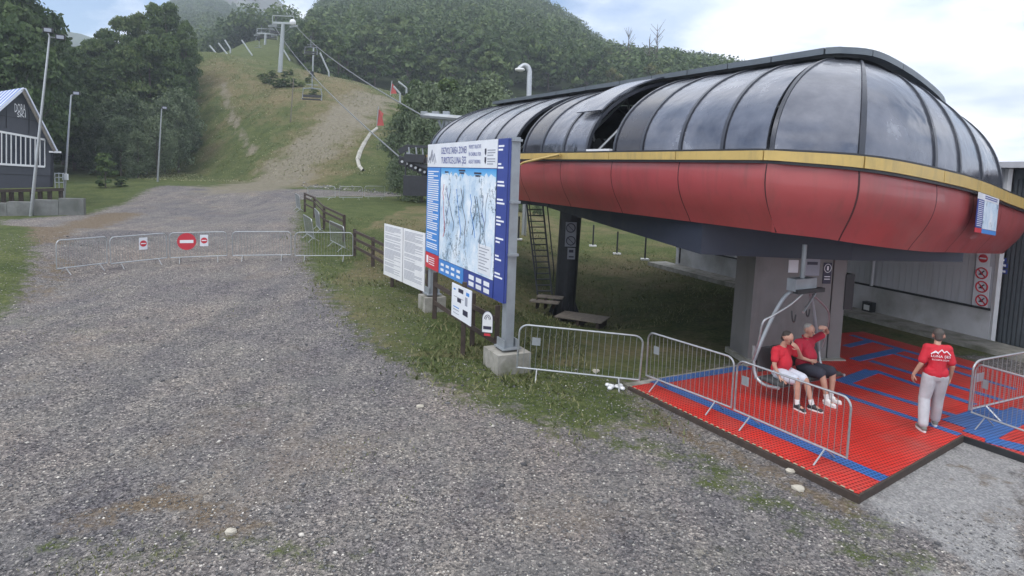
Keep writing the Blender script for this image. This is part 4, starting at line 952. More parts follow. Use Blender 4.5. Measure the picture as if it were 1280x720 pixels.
# dark opening with pale frame near the left end
so_ = (PL(921, 325, w0, wn)-w0).dot(wu); s1_ = (PL(945, 330, w0, wn)-w0).dot(wu)
mb = MB(); q = [wp(so_, 0, .05), wp(s1_+1.2, 0, .05), wp(s1_+1.2, 0, .023), wp(so_, 0, .023)]; mb.prism([(p.x, p.y) for p in q], 1.05, 3.0); win = mk('window', mb, m_win, ib)
for a in (so_, so_+1.1, s1_+1.2): mb = MB(); mb.bar(wp(a, 1.02, .07), wp(a, 3.0, .07), .08, .04, up=(0, 1, 0)); mk('window_bar', mb, m_white, win)
mb = MB(); mb.bar(wp(so_, 1.03, .08), wp(s1_+1.2, 1.03, .08), .07, .07); mk('sill', mb, m_white, win)
# walkway
mb = MB(); q = [wp(-.8, 0, 1.15), wp(WL+5, 0, 1.15), wp(WL+5, 0, .07), wp(-.8, 0, .07)]; mb.prism([(p.x, p.y) for p in q], -.3, .12); o = mk('walkway', mb, m_conc); tag(o, 'pale concrete walkway along the foot of the grey shed', kind='structure')
fl = thing('floodlight', 'small black floodlight box mounted low on the white plinth', 'floodlight', wp(0, .4, .2))
c = PL(1086, 384, wp(0, 0, .2), wn); mb = MB(); mb.box(c, (.34, .2, .36), math.atan2(wu.y, wu.x)); mk('housing', mb, m_black, fl)
mb = MB(); mb.box(c+wn*.11, (.2, .01, .17), math.atan2(wu.y, wu.x)); mk('lens', mb, m_lamp, fl)
# prohibition board
pbx = thing('prohibition_board', 'tall white board with red ring symbols beside the dark roller door', 'sign', PL(1227, 350, wp(0, 0, .06), wn))
def onw(px, py, o_): return PL(px, py, wp(0, 0, o_), wn)
def wallquad(mb, px, py, w_, h_, o_, th=.01):
    c = onw(px, py, o_); mb.box(c, (w_, th, h_), math.atan2(wu.y, wu.x)); return c
sc_ = onw(1227, 350, .06).y/760
mb = MB(); wallquad(mb, 1227, 358.5, .40, 53*sc_*1.02, .05, .02); mk('board', mb, m_paper, pbx)
for py in (341.5, 358.5, 375.5):
    c = onw(1227, py, .066); mb = MB(); mb.tube([c+wu*(math.cos(a)*.15)+Vector((0, 0, math.sin(a)*.15)) for a in np.linspace(0, 6.283, 21)], .02, 5, False); mb.bar(c+wu*.1+Vector((0, 0, -.1)), c-wu*.1+Vector((0, 0, .1)), .012, .03); mk('red_ring', mb, m_signred, pbx)
    mb = MB(); mb.bar(c+wu*.06+Vector((0, 0, .07)), c-wu*.07+Vector((0, 0, -.05)), .008, .03); mb.bar(c-wu*.05+Vector((0, 0, .03)), c+wu*.06+Vector((0, 0, -.06)), .008, .025); mb.box(c+Vector((0, 0, -.02)), (.07, .008, .06), math.atan2(wu.y, wu.x)); mk('pictogram', mb, m_ink, pbx)
ne = thing('no_entry_sign', 'small square no-entry sign on the shed wall above the prohibition board', 'sign', onw(1229, 322, .06))
mb = MB(); wallquad(mb, 1229, 324, .34, .36, .05, .02); mk('board', mb, m_paper, ne)
c = onw(1229, 323, .064); mb = MB(); mb.tube([c-wn*.002, c+wn*.006], .12, 20); mk('red_disc', mb, m_signred, ne)
mb = MB(); mb.box(c+wn*.009, (.17, .006, .04), math.atan2(wu.y, wu.x)); mk('white_bar', mb, m_inkw, ne)
for i, (py, nm) in enumerate(((325, 'upper'), (331.5, 'middle'), (339, 'lower'))):
    p_ = PL(1254 - i*.6, py, wp(0, 0, -.09), wn); o = thing('door_notice', f'{nm} of the small blue and white notices on the dark roller door', 'notice', p_, 0, 'small notices on the roller door')
    mb = MB(); mb.box(p_, (.24 if i else .16, .02, .12), math.atan2(wu.y, wu.x)); mk('board', mb, m_blue, o)
    mb = MB(); mb.box(p_+wn*.012, (.17 if i else .08, .006, .06), math.atan2(wu.y, wu.x)); mk('white_print', mb, m_inkw, o)

# ------------------------------------------------------------ matting
MZ = .10
def W2(px, py, z=MZ): p = PZ(px, py, z); return (p.x, p.y)
pa, pb_, pc = Vector((*W2(788, 483), 0)), Vector((*W2(1073, 618), 0)), Vector((*W2(1203, 544), 0))
e1 = (pb_-pa).normalized()
e2 = Vector((-e1.y, e1.x, 0)); e2 = e2 if e2.x > 0 else -e2
fr = Vector((*W2(1279, 469), 0)); fl_ = Vector((*W2(1079, 414.5), 0)); fl2 = Vector((*W2(1053, 416), 0))
lend = Vector((*W2(940, 457), 0))
outer = [pa, pb_, pc, Vector((*W2(1290, 573), 0)), Vector((*W2(1420, 600), 0)), fr+e1*3.5+e2*.5, fr, fl_, fl2, lend]
mo = thing('grid_matting', 'red plastic grid matting with blue stripes covering the boarding area', 'matting', (6.5, 12, 0))
# rows of red tiles clipped to the outline: built as strips parallel to e1 and cut into tiles
def clip(poly, p, n):      # keep side where (q-p).n >= 0
    out_ = []
    for i in range(len(poly)):
        a, b = poly[i], poly[(i+1) % len(poly)]; da, db = (a-p).dot(n), (b-p).dot(n)
        if da >= 0: out_.append(a)
        if da*db < 0: out_.append(a+(b-a)*(da/(da-db)))
    return out_
def tile(poly, z0, z1, name, mat, parent):
    if len(poly) < 3: return
    ar = abs(sum((poly[i].x*poly[(i+1) % len(poly)].y-poly[(i+1) % len(poly)].x*poly[i].y) for i in range(len(poly))))/2
    if ar < .01: return
    mb = MB(); mb.prism([(q.x, q.y) for q in poly], z0, z1); return mk(name, mb, mat, parent)
TS = 1.2
ss = [(q-pa).dot(e1) for q in outer]; tt = [(q-pa).dot(e2) for q in outer]
# convex-ish outline split in two halves to keep clipping simple
halfA = [pa, pb_, pc, pc+(fl_-pc)*1.0, fl2, lend]; halfB = [pc, outer[3], outer[4], outer[5], fr, fl_]
for hp_ in (halfA, halfB):
    for i in range(int(min(ss)//TS)-1, int(max(ss)//TS)+2):
        for j in range(int(min(tt)//TS)-1, int(max(tt)//TS)+2):
            c0 = pa+e1*i*TS; c1 = pa+e2*j*TS; g = .004
            q = clip(hp_, c0+e1*g, e1); q = clip(q, c0+e1*(TS-g), -e1) if q else q; q = clip(q, c1+e2*g, e2) if q else q; q = clip(q, c1+e2*(TS-g), -e2) if q else q
            if q: tile(q, .05, MZ, 'red_tile', m_matred, mo)
def stripe(a, b, w_, z=MZ):
    a = Vector((*W2(*a), 0)); b = Vector((*W2(*b), 0)); d = (b-a).normalized(); nn = Vector((-d.y, d.x, 0))*(w_/2)
    mb = MB(); mb.prism([(q.x, q.y) for q in (a-nn, b-nn, b+nn, a+nn)], z-.004, z+stripe.k); stripe.k += .0007; mk('blue_stripe', mb, m_matblue, mo)
stripe.k = .004
for a, b, w_ in (((818, 476), (1106, 599), .26), ((828, 476), (934, 459), .26), ((1046, 491), (1200, 543.5), .17), ((1053, 477), (1210, 525), .17), ((1092, 463), (1219, 506), .17), ((1088, 451), (1251, 500), .17), ((1064, 419), (1215, 462), .17), ((1110, 440), (1270, 487), .14),
                 ((1052, 478), (1090, 464), .30), ((1058, 433), (1088, 426), .2), ((1068, 450), (1126, 437), .25), ((1192, 530), (1247, 512), .40), ((1222, 545), (1282, 514), .45), ((1232, 549), (1300, 566), .34)):
    stripe(a, b, w_)
def edge(a, b, name, w_=.1, z0=-.05, z1=.115, mat=None):
    d = (b-a).normalized(); nn = Vector((d.y, -d.x, 0))*w_; mb = MB(); mb.prism([(q.x, q.y) for q in (a, b, b+nn, a+nn)], z0, z1); return mk(name, mb, mat or m_wood, mo)
edge(pa-e1*.02, pb_+e1*.04, 'timber_edging', .055, -.05, .10, m_wood); edge(pb_, pc, 'timber_edging', .035, -.03, .106, m_wood); edge(pc, outer[3], 'rubber_edging', .04, -.03, .105, m_black); edge(lend, pa, 'concrete_edging', .22, -.05, .085, m_conc)
mb = MB()
nn = int((pb_-pa).length/.12)
for i in range(nn):
    a = pa+(pb_-pa)*(i/nn); b = pa+(pb_-pa)*((i+.5)/nn); mb.bar(Vector((a.x, a.y, .118))+Vector((-e2.x, -e2.y, 0))*.012, Vector((b.x, b.y, .118))+Vector((-e2.x, -e2.y, 0))*.012, .02, .008)
o = mk('edge_studs', mb, M('worn_edge_marks', (.34, .32, .22), .8), mo); o['kind'] = 'stuff'
mb = MB(); q = [lend-e2*.1, lend+e2*1.5, fl2, fl2-e2*.5]
tile([Vector((*W2(934, 462), 0)), Vector((*W2(1046, 492), 0)), Vector((*W2(1062, 440), 0)), Vector((*W2(955, 425), 0))], -.02, .03, 'concrete_pad', m_conc, mo)

# ------------------------------------------------------------ crowd barriers
BL, BH = 2.3, 1.1
def make_barrier():
    t = thing('crowd_barrier', 'x', 'barrier', (0, 0, 0), 0, 'galvanised crowd barriers')
    r = .16; pts = [(0, 0, .2), (0, 0, BH-r)]
    for k in range(1, 6): a = math.pi*k/12*1.2; pts.append((r-r*math.cos(a), 0, BH-r+r*math.sin(a)))
    pts.append((r, 0, BH)); pts.append((BL-r, 0, BH))
    for k in range(1, 6): a = math.pi/2*(k/6); pts.append((BL-r+r*math.sin(a), 0, BH-r+r*math.cos(a)))
    pts += [(BL, 0, BH-r), (BL, 0, .2)]
    mb = MB(); mb.tube(pts, .019, 8); mk('frame', mb, m_galv, t, world=False)
    mb = MB(); mb.tube([(-.01, 0, .2), (BL+.01, 0, .2)], .019, 8); mk('bottom_rail', mb, m_galv, t, world=False)
    bar = None
    for i in range(19):
        x = (i+1)*BL/20
        if bar is None:
            mb = MB(); mb.tube([(0, 0, .2), (0, 0, BH-.01)], .0055, 5); bar = mk('bar', mb, m_bar, t, world=False)
            bar.location.x = x
        else:
            o = bar.copy(); COL.objects.link(o); o.location.x = x
    for x in (.38, BL-.38):
        mb = MB(); mb.tube([(x-.0, -.27, .0), (x, -.01, .2)], .014, 6); mb.tube([(x, .27, .0), (x, .01, .2)], .014, 6); mk('foot', mb, m_galv, t, world=False)
    return t
bar0 = make_barrier(); used = [False]
def barrier(pl_, pr_, label, tagpos=None, L_=None, z=None, tilt=0, group=True):
    a = G(*pl_) if z is None else PZ(*pl_, z); b = G(*pr_) if z is None else PZ(*pr_, z)
    d = b-a; rz = math.atan2(d.y, d.x)
    if not used[0]: t = bar0; used[0] = True; t.location = a; t.rotation_euler = (0, 0, rz); t['label'] = label
    else: t = copy_thing(bar0, a, rz, label)
    LL = math.hypot(d.x, d.y); t.scale = ((LL/BL) if L_ is None else L_/BL, 1, 1)
    t.rotation_euler = (tilt, -math.atan2(d.z, LL) if z is None else 0, rz)
    if tagpos is not None:
        mb = MB(); mb.box((tagpos, -.012, .78 if tagpos > 0 else .8), (.16, .006, .16)); mk('tag_plate', mb, m_galvd, t, world=False)
    return t
_kc[bar0] = [(k, []) for k in KIDS(bar0)]
b1 = barrier((645, 471), (798, 487), 'crowd barrier standing on grass between the map sign and the matting', .33)
b2 = barrier((807, 481), (913, 523), 'crowd barrier on the red matting, left of the one before the seated men', .28, z=MZ)
b3 = barrier((917, 526), (1057, 589), 'crowd barrier on the red matting nearest the viewer, in front of the seated men', .22, z=MZ)
b4 = barrier((1213, 529), (1330, 572), 'front crowd barrier cut by the right edge, beside the walking man', .30, z=MZ)
b5 = barrier((1210, 525), (1322, 497), 'rear crowd barrier cut by the right edge, angled away behind the front one', .16, z=MZ)
rowb = [((71, 344), (134, 336)), ((139, 337), (209, 329)), ((213, 329), (284, 326)), ((291, 326), (364, 325)), ((369, 326), (441, 326))]
rl = ['leftmost crowd barrier of the row closing the gravel track', 'crowd barrier bearing only one small no-entry sign in the closing row', 'crowd barrier with the big round no-entry disc across the track', 'crowd barrier right of the round no-entry disc, without any sign', 'rightmost crowd barrier of the row, ending at the wooden fence']
rowo = [barrier(a, b, l_) for (a, b), l_ in zip(rowb, rl)]
farb = [((385, 249), (419, 250)), ((424, 250), (453, 250)), ((456, 249), (481, 249))]
for i, (a, b) in enumerate(farb): barrier(a, b, ['far crowd barrier at the left end of the row across the meadow', 'far crowd barrier in the middle of the row across the meadow', 'far crowd barrier at the right end of the row, nearest the canopy'][i])
for (a, b), l_, tl in ((((371, 262), (379, 268)), 'crowd barrier turned side-on at the far end of the wooden rail fence', .1), (((383, 296), (391, 302)), 'crowd barrier leaning among others against the wooden rail fence, on the left', .15),
                   (((396, 286), (404, 296)), 'crowd barrier leaning on the fence, middle one of the jumbled three', .12), (((414, 306), (425, 312)), 'crowd barrier leaning on the fence, closest to the closing row', .1)):
    barrier(a, b, l_, tilt=tl, L_=2.1)
# signs hanging on the row
def on_barrier(bo, x, z, y=-.04): 
    bpy.context.view_layer.update(); return bo.matrix_world @ Vector((x, y, z)), bo.rotation_euler[2]
def small_noentry(bo, x, lab):
    c, rz = on_barrier(bo, x/bo.scale[0], .80); t = thing('no_entry_board', lab, 'sign', c, rz, 'small no-entry boards on barriers')
    mb = MB(); mb.box((0, 0, 0), (.27, .01, .42)); mk('board', mb, m_paper, t, world=False)
    mb = MB(); mb.tube([(0, -.006, -.0), (0, -.011, 0)], .11, 18); mk('red_disc', mb, m_signred, t, world=False)
    mb = MB(); mb.box((0, -.014, 0), (.16, .004, .035)); mk('white_bar', mb, m_inkw, t, world=False)
small_noentry(rowo[1], 1.02, 'small no-entry board on the barrier left of the round disc'); small_noentry(rowo[2], 1.12, 'small no-entry board immediately right of the big round disc')
c, rz = on_barrier(rowo[2], .55/rowo[2].scale[0], .78); t = thing('no_entry_disc', 'large round red no-entry disc hung on a crowd barrier', 'sign', c, rz)
mb = MB(); mb.tube([(0, -.0, 0), (0, -.012, 0)], .31, 28); mk('red_disc', mb, m_signred, t, world=False)
mb = MB(); mb.box((0, -.016, 0), (.44, .006, .11)); mk('white_bar', mb, m_inkw, t, world=False)

# ------------------------------------------------------------ wooden fences
def fence(posts, label, rails=(.35, .75, 1.05), ph=1.15):
    f = thing('rail_fence', label, 'fence', posts[0])
    for p in posts: mb = MB(); mb.box(p+Vector((0, 0, ph/2-.15)), (.11, .11, ph+.3)); mk('post', mb, m_wood, f)
    for a, b in zip(posts[:-1], posts[1:]):
        for z in rails: mb = MB(); mb.bar(a+Vector((0, -.07, z)), b+Vector((0, -.07, z)), .04, .11); mk('rail', mb, m_wood, f)
    return f
fence(gp((381, 265), (393, 272), (405, 287), (430, 302)), 'dark timber rail fence with barriers leaning on it beside the track', (.55, .95, 1.2), 1.25)
fence(gp((443, 320), (466, 333), (497, 352), (535, 385)), 'dark timber rail fence running behind the white notice panel', (.4, .72, 1.02), 1.1)
fence(gp((543, 398), (590, 432), (620, 452)), 'dark timber rail fence under the big map sign', (.45, .95), 1.25)

# ------------------------------------------------------------ map sign
SR, SL = P(629.5, 375, 12.5), P(532, 336, 17.1)
sx = Vector((SR.x-SL.x, SR.y-SL.y, 0)); SW = sx.length; sx.normalize(); sn = Vector((sx.y, -sx.x, 0))
if sn.dot(CAM-SR) < 0: sn = -sn
zB = (SR.z+SL.z)/2; zT = (P(633, 168, 12.5).z+P(532, 184, 17.1).z)/2; SH = zT-zB
S_o = Vector((SL.x, SL.y, zB))
def sp(a, b, o_=0): return S_o+sx*(a*SW)+Vector((0, 0, b*SH))+sn*o_     # a 0..1 across, b 0..1 up
ms = thing('map_sign', 'big ski area map board with white header on grey steel posts', 'sign', (SR.x, SR.y, gz(SR.x, SR.y)))
def srect(a0, b0, a1, b1, name, mat, o_=0.0, th=.012, par=None):
    mb = MB(); mb.slab([sp(a0, b0, o_), sp(a1, b0, o_), sp(a1, b1, o_), sp(a0, b1, o_)], sn, th); return mk(name, mb, mat, par or ms)
srect(0, 0, 1, 1, 'backing_board', m_blue, -.07, .06)
srect(.0, .82, .90, 1.0, 'header_panel', m_paper); srect(.0, .13, .21, .815, 'text_column', m_blue2); srect(.0, .0, .21, .125, 'red_panel', m_signred)
srect(.22, .115, .895, .735, 'map_print', m_map); srect(.22, .735, .895, .815, 'sky_print', m_skyp)
srect(.22, .0, .56, .11, 'light_blue_footer', m_blue2); srect(.565, .0, .895, .11, 'dark_blue_footer', m_blue); srect(.905, .0, 1.0, 1.0, 'side_column', m_blue)
# printed mountain skyline on the sky band
mb = MB(); xs = np.linspace(.22, .895, 28); tops = [.735+.035*abs(math.sin(i*1.3))+.02*random.random() for i in range(28)]
for i in range(27): mb.add([sp(xs[i], .66, .016), sp(xs[i+1], .66, .016), sp(xs[i+1], tops[i+1], .016), sp(xs[i], tops[i], .016)], [(0, 1, 2, 3)])
mk('map_skyline', mb, m_map, ms)
for i, (a, b, w_) in enumerate(((.28, .79, .05), (.47, .805, .08), (.66, .79, .08))):
    srect(a, b-.012, a+w_, b, 'peak_label', m_ink, .013, .003); srect(a+.01, b-.03, a+w_-.01, b-.018, 'peak_label', m_ink, .013, .003)
def stext(txt, a, b, h, mat, wfrac=None, name='lettering', par=None):
    mb = text_mb(txt, h, sp(a, b, .014), sx, (0, 0, 1), 1.0, .004)
    if wfrac:
        xs_ = [(Vector(v)-sp(a, b)).dot(sx) for v in mb.v]; k_ = wfrac*SW/max(xs_)
        mb.v = [tuple(Vector(v)+sx*((k_-1)*(Vector(v)-sp(a, b)).dot(sx))) for v in mb.v]
    return mk(name, mb, mat, par or ms)
stext('DEZVOLTAREA ZONEI', .22, .920, .24, m_inkb, .34); stext('TURISTICE-LUNA ȘES', .22, .848, .24, m_inkb, .34)
for i, (tx) in enumerate(('PROIECT SELECTAT', 'ÎN CADRUL POR', 'ALEGE TURISMUL')): stext(tx, .59, .95-.05*i, .12, m_inkb, .14)
for b in (.90, .845):
    mb = MB(); q = [(.77, b+.045), (.788, b+.045), (.788, b+.015), (.779, b), (.77, b+.015)]; mb.add([sp(x, y, .015) for x, y in q], [(0, 1, 2, 3, 4)]); mk('crest', mb, m_ink, ms)
    for j in range(3): srect(.80, b+.03-.016*j, .80+.08-.02*(j == 2), b+.037-.016*j, 'fine_print', m_inkg, .013, .002)
# mountain outline logo
mb = MB(); base = [(.02, .855), (.035, .90), (.045, .875), (.075, .955), (.10, .885), (.115, .925), (.14, .855)]
for a, b in zip(base[:-1], base[1:]): mb.bar(sp(*a, .016), sp(*b, .016), .015, .03)
for a, b in zip([(.05, .85), (.075, .92), (.085, .86), (.10, .90)], [(.075, .92), (.085, .86), (.10, .90), (.12, .845)]): mb.bar(sp(*a, .016), sp(*b, .016), .012, .02)
mk('mountain_logo', mb, m_inkg, ms)
mb = MB(); y = .78
while y > .15:
    w_ = random.choice((.17, .175, .16, .09)); mb.slab([sp(.015, y, .013), sp(.015+w_, y, .013), sp(.015+w_, y+.008, .013), sp(.015, y+.008, .013)], sn, .002); y -= random.choice((.017, .017, .017, .034))
o = mk('text_lines', mb, m_inkw, ms); o['kind'] = 'stuff'
mb = MB(); y = .95
while y > .1:
    for j in range(random.choice((2, 2, 3))):
        w_ = random.uniform(.03, .075); mb.slab([sp(.91, y, .013), sp(.91+w_, y, .013), sp(.91+w_, y+.011, .013), sp(.91, y+.011, .013)], sn, .002); y -= .022
    y -= .065
o = mk('side_text_lines', mb, m_inkw, ms); o['kind'] = 'stuff'
for i in range(4):
    for j in range(2): srect(.25+.075*i, .065-.04*j, .25+.075*i+.045, .085-.04*j, 'icon', m_inkw, .013, .002)
for i in range(3):
    for j in range(2): srect(.63+.085*i, .06-.045*j, .63+.085*i+.06, .09-.045*j, 'icon', m_inkw, .013, .002)
srect(.02, .04, .05, .10, 'icon', m_inkw, .013, .002)
for j in range(4): srect(.06, .088-.018*j, .15, .094-.018*j, 'fine_print', m_inkw, .013, .002)
for i in range(11):
    x_ = .27+.055*i+random.uniform(-.02, .02); y_ = .70-random.uniform(0, .08); pts_ = []
    while y_ > .17+.2*random.random() and .235 < x_ < .885: pts_.append(sp(x_, y_, .0155)); x_ += random.uniform(-.022, .03); y_ -= random.uniform(.04, .07)
    if len(pts_) < 3: continue
    mb = MB()
    for a, b in zip(pts_[:-1], pts_[1:]): mb.bar(a, b, .004, .022, up=(0, 0, 1))
    mk('piste_line', mb, random.choice((m_inkb, m_blue2, m_signred, m_inkg, m_ink)), ms)
lg = srect(.73, .13, .87, .32, 'legend_box', m_paper, .013, .004)
for j in range(8): srect(.74, .295-.02*j, .85-.02*(j % 3), .301-.02*j, 'fine_print', m_inkg, .018, .002)
# posts
post = thing  # alias kept short
def ipost(px, y0, d, ztop, off, fw=.76):
    c = Vector(sp(*off, -.16)); c.z = 0
    g = gz(c.x, c.y)
    blk = MB(); blk.box((c.x, c.y, g+.15), (fw, fw, .52), math.atan2(sx.y, sx.x)); mk('footing', blk, m_conc, ms)
    mb = MB()
    mb.box((c.x, c.y, (g+.45+ztop)/2), (.20, .02, ztop-g-.45), math.atan2(sx.y, sx.x)); mb.box(Vector((c.x, c.y, (g+.45+ztop)/2))+sn*.09, (.20, .014, ztop-g-.45), math.atan2(sx.y, sx.x)); mb.box(Vector((c.x, c.y, (g+.45+ztop)/2))-sn*.09, (.20, .014, ztop-g-.45), math.atan2(sx.y, sx.x))
    mb.box(Vector((c.x, c.y, (g+.45+ztop)/2))+sx*.1, (.012, .18, ztop-g-.45), math.atan2(sx.y, sx.x))
    mk('post', mb, m_galvd, ms)
    mb = MB(); mb.box((c.x, c.y, g+.47), (.45, .42, .03), math.atan2(sx.y, sx.x)); mb.box(Vector((c.x, c.y, g+.56))+sn*.15, (.36, .03, .2), math.atan2(sx.y, sx.x)); mb.box(Vector((c.x, c.y, g+.56))-sn*.15, (.36, .03, .2), math.atan2(sx.y, sx.x)); mk('base_plate', mb, m_galvd, ms)
ipost(640, 435, 12.5, zT+.03, (.985, 0)); ipost(530, 385, 17.1, zT-.3, (.03, 0), .62)
for b in (.62, .99, .3):
    mb = MB(); mb.bar(sp(.965, b, -.16), sp(1.02, b, -.16), .21, .05); mk('splice_plate', mb, m_galvd, ms)

# white notice panel (two sheets)
n0, n1 = P(480.5, 343, 20.0), P(531, 364, 17.3); nx_ = Vector((n1.x-n0.x, n1.y-n0.y, 0)); NW = nx_.length; nx_.normalize(); nn_ = Vector((nx_.y, -nx_.x, 0))
if nn_.dot(CAM-n0) < 0: nn_ = -nn_
zb0 = (n0.z+n1.z)/2; zt0 = (P(480.5, 280, 20).z+P(531, 291, 17.3).z)/2; NH = zt0-zb0; N_o = Vector((n0.x, n0.y, zb0))
np_ = thing('information_board', 'white double notice board full of small print left of the map sign', 'notice board', (n0.x, n0.y, gz(n0.x, n0.y)))
def nq(a, b, o_): return N_o+nx_*(a*NW)+Vector((0, 0, b*NH))+nn_*o_
for a0, a1 in ((0, .49), (.51, 1)):
    mb = MB(); mb.slab([nq(a0, 0, 0), nq(a1, 0, 0), nq(a1, 1, 0), nq(a0, 1, 0)], nn_, .03); sh_ = mk('sheet', mb, m_white, np_)
    mb = MB(); y = .95
    while y > .08:
        w_ = (a1-a0)*random.choice((.84, .8, .85, .5)); mb.slab([nq(a0+.03, y, .031), nq(a0+.03+w_, y, .031), nq(a0+.03+w_, y+.009, .031), nq(a0+.03, y+.009, .031)], nn_, .002); y -= random.choice((.021, .021, .021, .045))
    o = mk('text_lines', mb, m_inkg, np_); o['kind'] = 'stuff'
for a in (.17, .9):
    q = nq(a, 0, -.06); mb = MB(); mb.box((q.x, q.y, (gz(q.x, q.y)-.1+zt0-.2)/2), (.10, .10, zt0-.1-gz(q.x, q.y))); mk('post', mb, m_wood, np_)
# small poster board on a dark post
pp = thing('poster_board', 'small white poster with pictures on a dark post under the map sign', 'poster', G(580, 425))
pa_, pc_ = P(565, 393, 13.6), P(589, 408, 12.9); pxv = Vector((pc_.x-pa_.x, pc_.y-pa_.y, 0)); PWd = pxv.length; pxv.normalize(); pn = Vector((pxv.y, -pxv.x, 0)); pn = pn if pn.dot(CAM-pa_) > 0 else -pn
def pq(a, b, o_): 
    z0_ = lerp(pa_, pc_, a).z; z1_ = lerp(P(567, 353, 13.6), P(591, 364, 12.9), a).z; q = lerp(pa_, pc_, a); return Vector((q.x, q.y, z0_+(z1_-z0_)*b))+pn*o_
mb = MB(); mb.slab([pq(0, 0, 0), pq(1, 0, 0), pq(1, 1, 0), pq(0, 1, 0)], pn, .02); mk('sheet', mb, m_paper, pp)
for a, b, w_, h_, mt in ((.35, .8, .25, .12, m_ink), (.1, .82, .1, .05, m_blue2), (.3, .5, .2, .12, m_ink), (.6, .2, .25, .16, m_ink), (.7, .5, .12, .25, m_inkg), (.1, .3, .3, .03, m_blue2), (.1, .22, .3, .03, m_inkg), (.75, .8, .15, .1, m_blue2), (.12, .62, .5, .02, m_inkg), (.1, .12, .3, .02, m_inkg)):
    mb = MB(); mb.slab([pq(a, b, .021), pq(a+w_, b, .021), pq(a+w_, b+h_, .021), pq(a, b+h_, .021)], pn, .002); mk('picture', mb, mt, pp)
q = pq(.5, 0, -.06); mb = MB(); mb.box((q.x, q.y, q.z-.1), (.1, .1, 1.9)); mk('post', mb, m_wood, pp)
rs_ = thing('round_top_sign', 'small white arch-topped sign hanging on the fence under the map', 'sign', P(609, 404, 12.7))
c = P(609.5, 403, 12.9); ex_ = Vector((.97, -.2, 0)).normalized(); en = Vector((ex_.y, -ex_.x, 0)); en = en if en.dot(CAM-c) > 0 else -en
arch = [(-.12, -.22), (.12, -.22)]+[(.12*math.cos(a), .08+.17*math.sin(a)) for a in np.linspace(0, math.pi, 13)]
mb = MB(); mb.slab([c+ex_*a+Vector((0, 0, b)) for a, b in arch], en, .015); mk('plate', mb, m_white, rs_)
mb = MB(); mb.tube([c+en*.018+ex_*a+Vector((0, 0, b)) for a, b in arch+arch[:1]], .008, 5, False); mb.tube([c+en*.018+ex_*(a*.55)+Vector((0, 0, b*.55+.03)) for a, b in arch[2:]], .007, 5, False); mb.tube([c+en*.018+ex_*(a*.3)+Vector((0, 0, b*.4+.03)) for a, b in arch[2:]], .007, 5, False); mk('rim', mb, m_ink, rs_)
mb = MB(); mb.slab([c+en*.017+ex_*a+Vector((0, 0, b)) for a, b in ((-.09, -.15), (.09, -.15), (.09, -.08), (-.09, -.08))], en, .003); mk('dark_band', mb, m_ink, rs_)
mb = MB(); mb.box(c+Vector((0, 0, -.27)), (.14, .02, .05), -.2); mk('red_reflector', mb, m_signred, rs_)

# info poster hung on the red shell
tP = t_of_px(1236); cP = cr_(tP); tA, tB = t_of_px(1216), t_of_px(1242)
pk = thing('hanging_poster', 'blue and white map poster hung on the red canopy shell at right', 'poster', shell_pt(tP, .5))
pA, pB = shell_pt(tA, .02, .16), shell_pt(tB, .02, .16); pdir = (pB-pA); pdir.z *= 1; PWw = pdir.length; pe = pdir.normalized(); pn2 = Vector((pe.y, -pe.x, 0)).normalized(); pn2 = pn2 if pn2.dot(CAM-pA) > 0 else -pn2
dd = pA.y/760; PHh = 50*dd
def kq(a, b, o_): return pA+pe*(a*PWw)-Vector((0, 0, PHh*(1-b)))+pn2*o_
for a0, b0, a1, b1, mt, nm in ((0, .84, 1, 1, m_paper, 'header_panel'), (0, .12, .28, .835, m_blue, 'text_column'), (.29, .12, 1, .835, m_map, 'map_print'), (0, 0, .28, .11, m_signred, 'red_panel'), (.29, 0, 1, .11, m_blue2, 'footer')):
    mb = MB(); mb.slab([kq(a0, b0, 0), kq(a1, b0, 0), kq(a1, b1, 0), kq(a0, b1, 0)], pn2, .012); mk(nm, mb, mt, pk)
for j in range(2): mb = MB(); mb.slab([kq(.3, .94-.05*j, .013), kq(.9, .94-.05*j, .013), kq(.9, .965-.05*j, .013), kq(.3, .965-.05*j, .013)], pn2, .002); mk('text_line', mb, m_inkb, pk)
mb = MB()
for j in range(14): mb.slab([kq(.03, .79-.048*j, .013), kq(.25, .79-.048*j, .013), kq(.25, .805-.048*j, .013), kq(.03, .805-.048*j, .013)], pn2, .002)
o = mk('text_lines', mb, m_inkw, pk); o['kind'] = 'stuff'

# ------------------------------------------------------------ boarding chair (station) 
# local frame: X = e_side (left end -> right end), Y = facing direction
fdir = Vector((.47, -.88, 0)).normalized(); sdir = Vector((.88, .47, 0)).normalized()
CO = Vector((4.88, 11.38, 0)) # left end of seat at ground level
CWd = 1.95
def cp(a, f, z): return CO+sdir*a+fdir*f+Vector((0, 0, z))
ch = thing('lift_chair', 'chairlift chair at the boarding mat carrying two seated men', 'lift chair', cp(CWd/2, 0, MZ))
def curve(pts, n=8):
    out_ = []; P_ = [Vector(p) for p in pts]; P_ = [P_[0]]+P_+[P_[-1]]
    for i in range(1, len(P_)-2):
        for k in range(n):
            t = k/n; p0, p1, p2, p3 = P_[i-1:i+3]; out_.append(.5*((2*p1)+(-p0+p2)*t+(2*p0-5*p1+4*p2-p3)*t*t+(-p0+3*p1-3*p2+p3)*t**3))
    out_.append(P_[-2]); return out_
SZ = .52
for a in (0, CWd):
    mb = MB(); mb.tube(curve([cp(a, .40, SZ-.04), cp(a, .1, SZ-.08), cp(a, -.12, SZ+.02), cp(a, -.2, SZ+.3), cp(a, -.22, SZ+.6)]), .032, 10); mk('side_tube', mb, m_galv, ch)
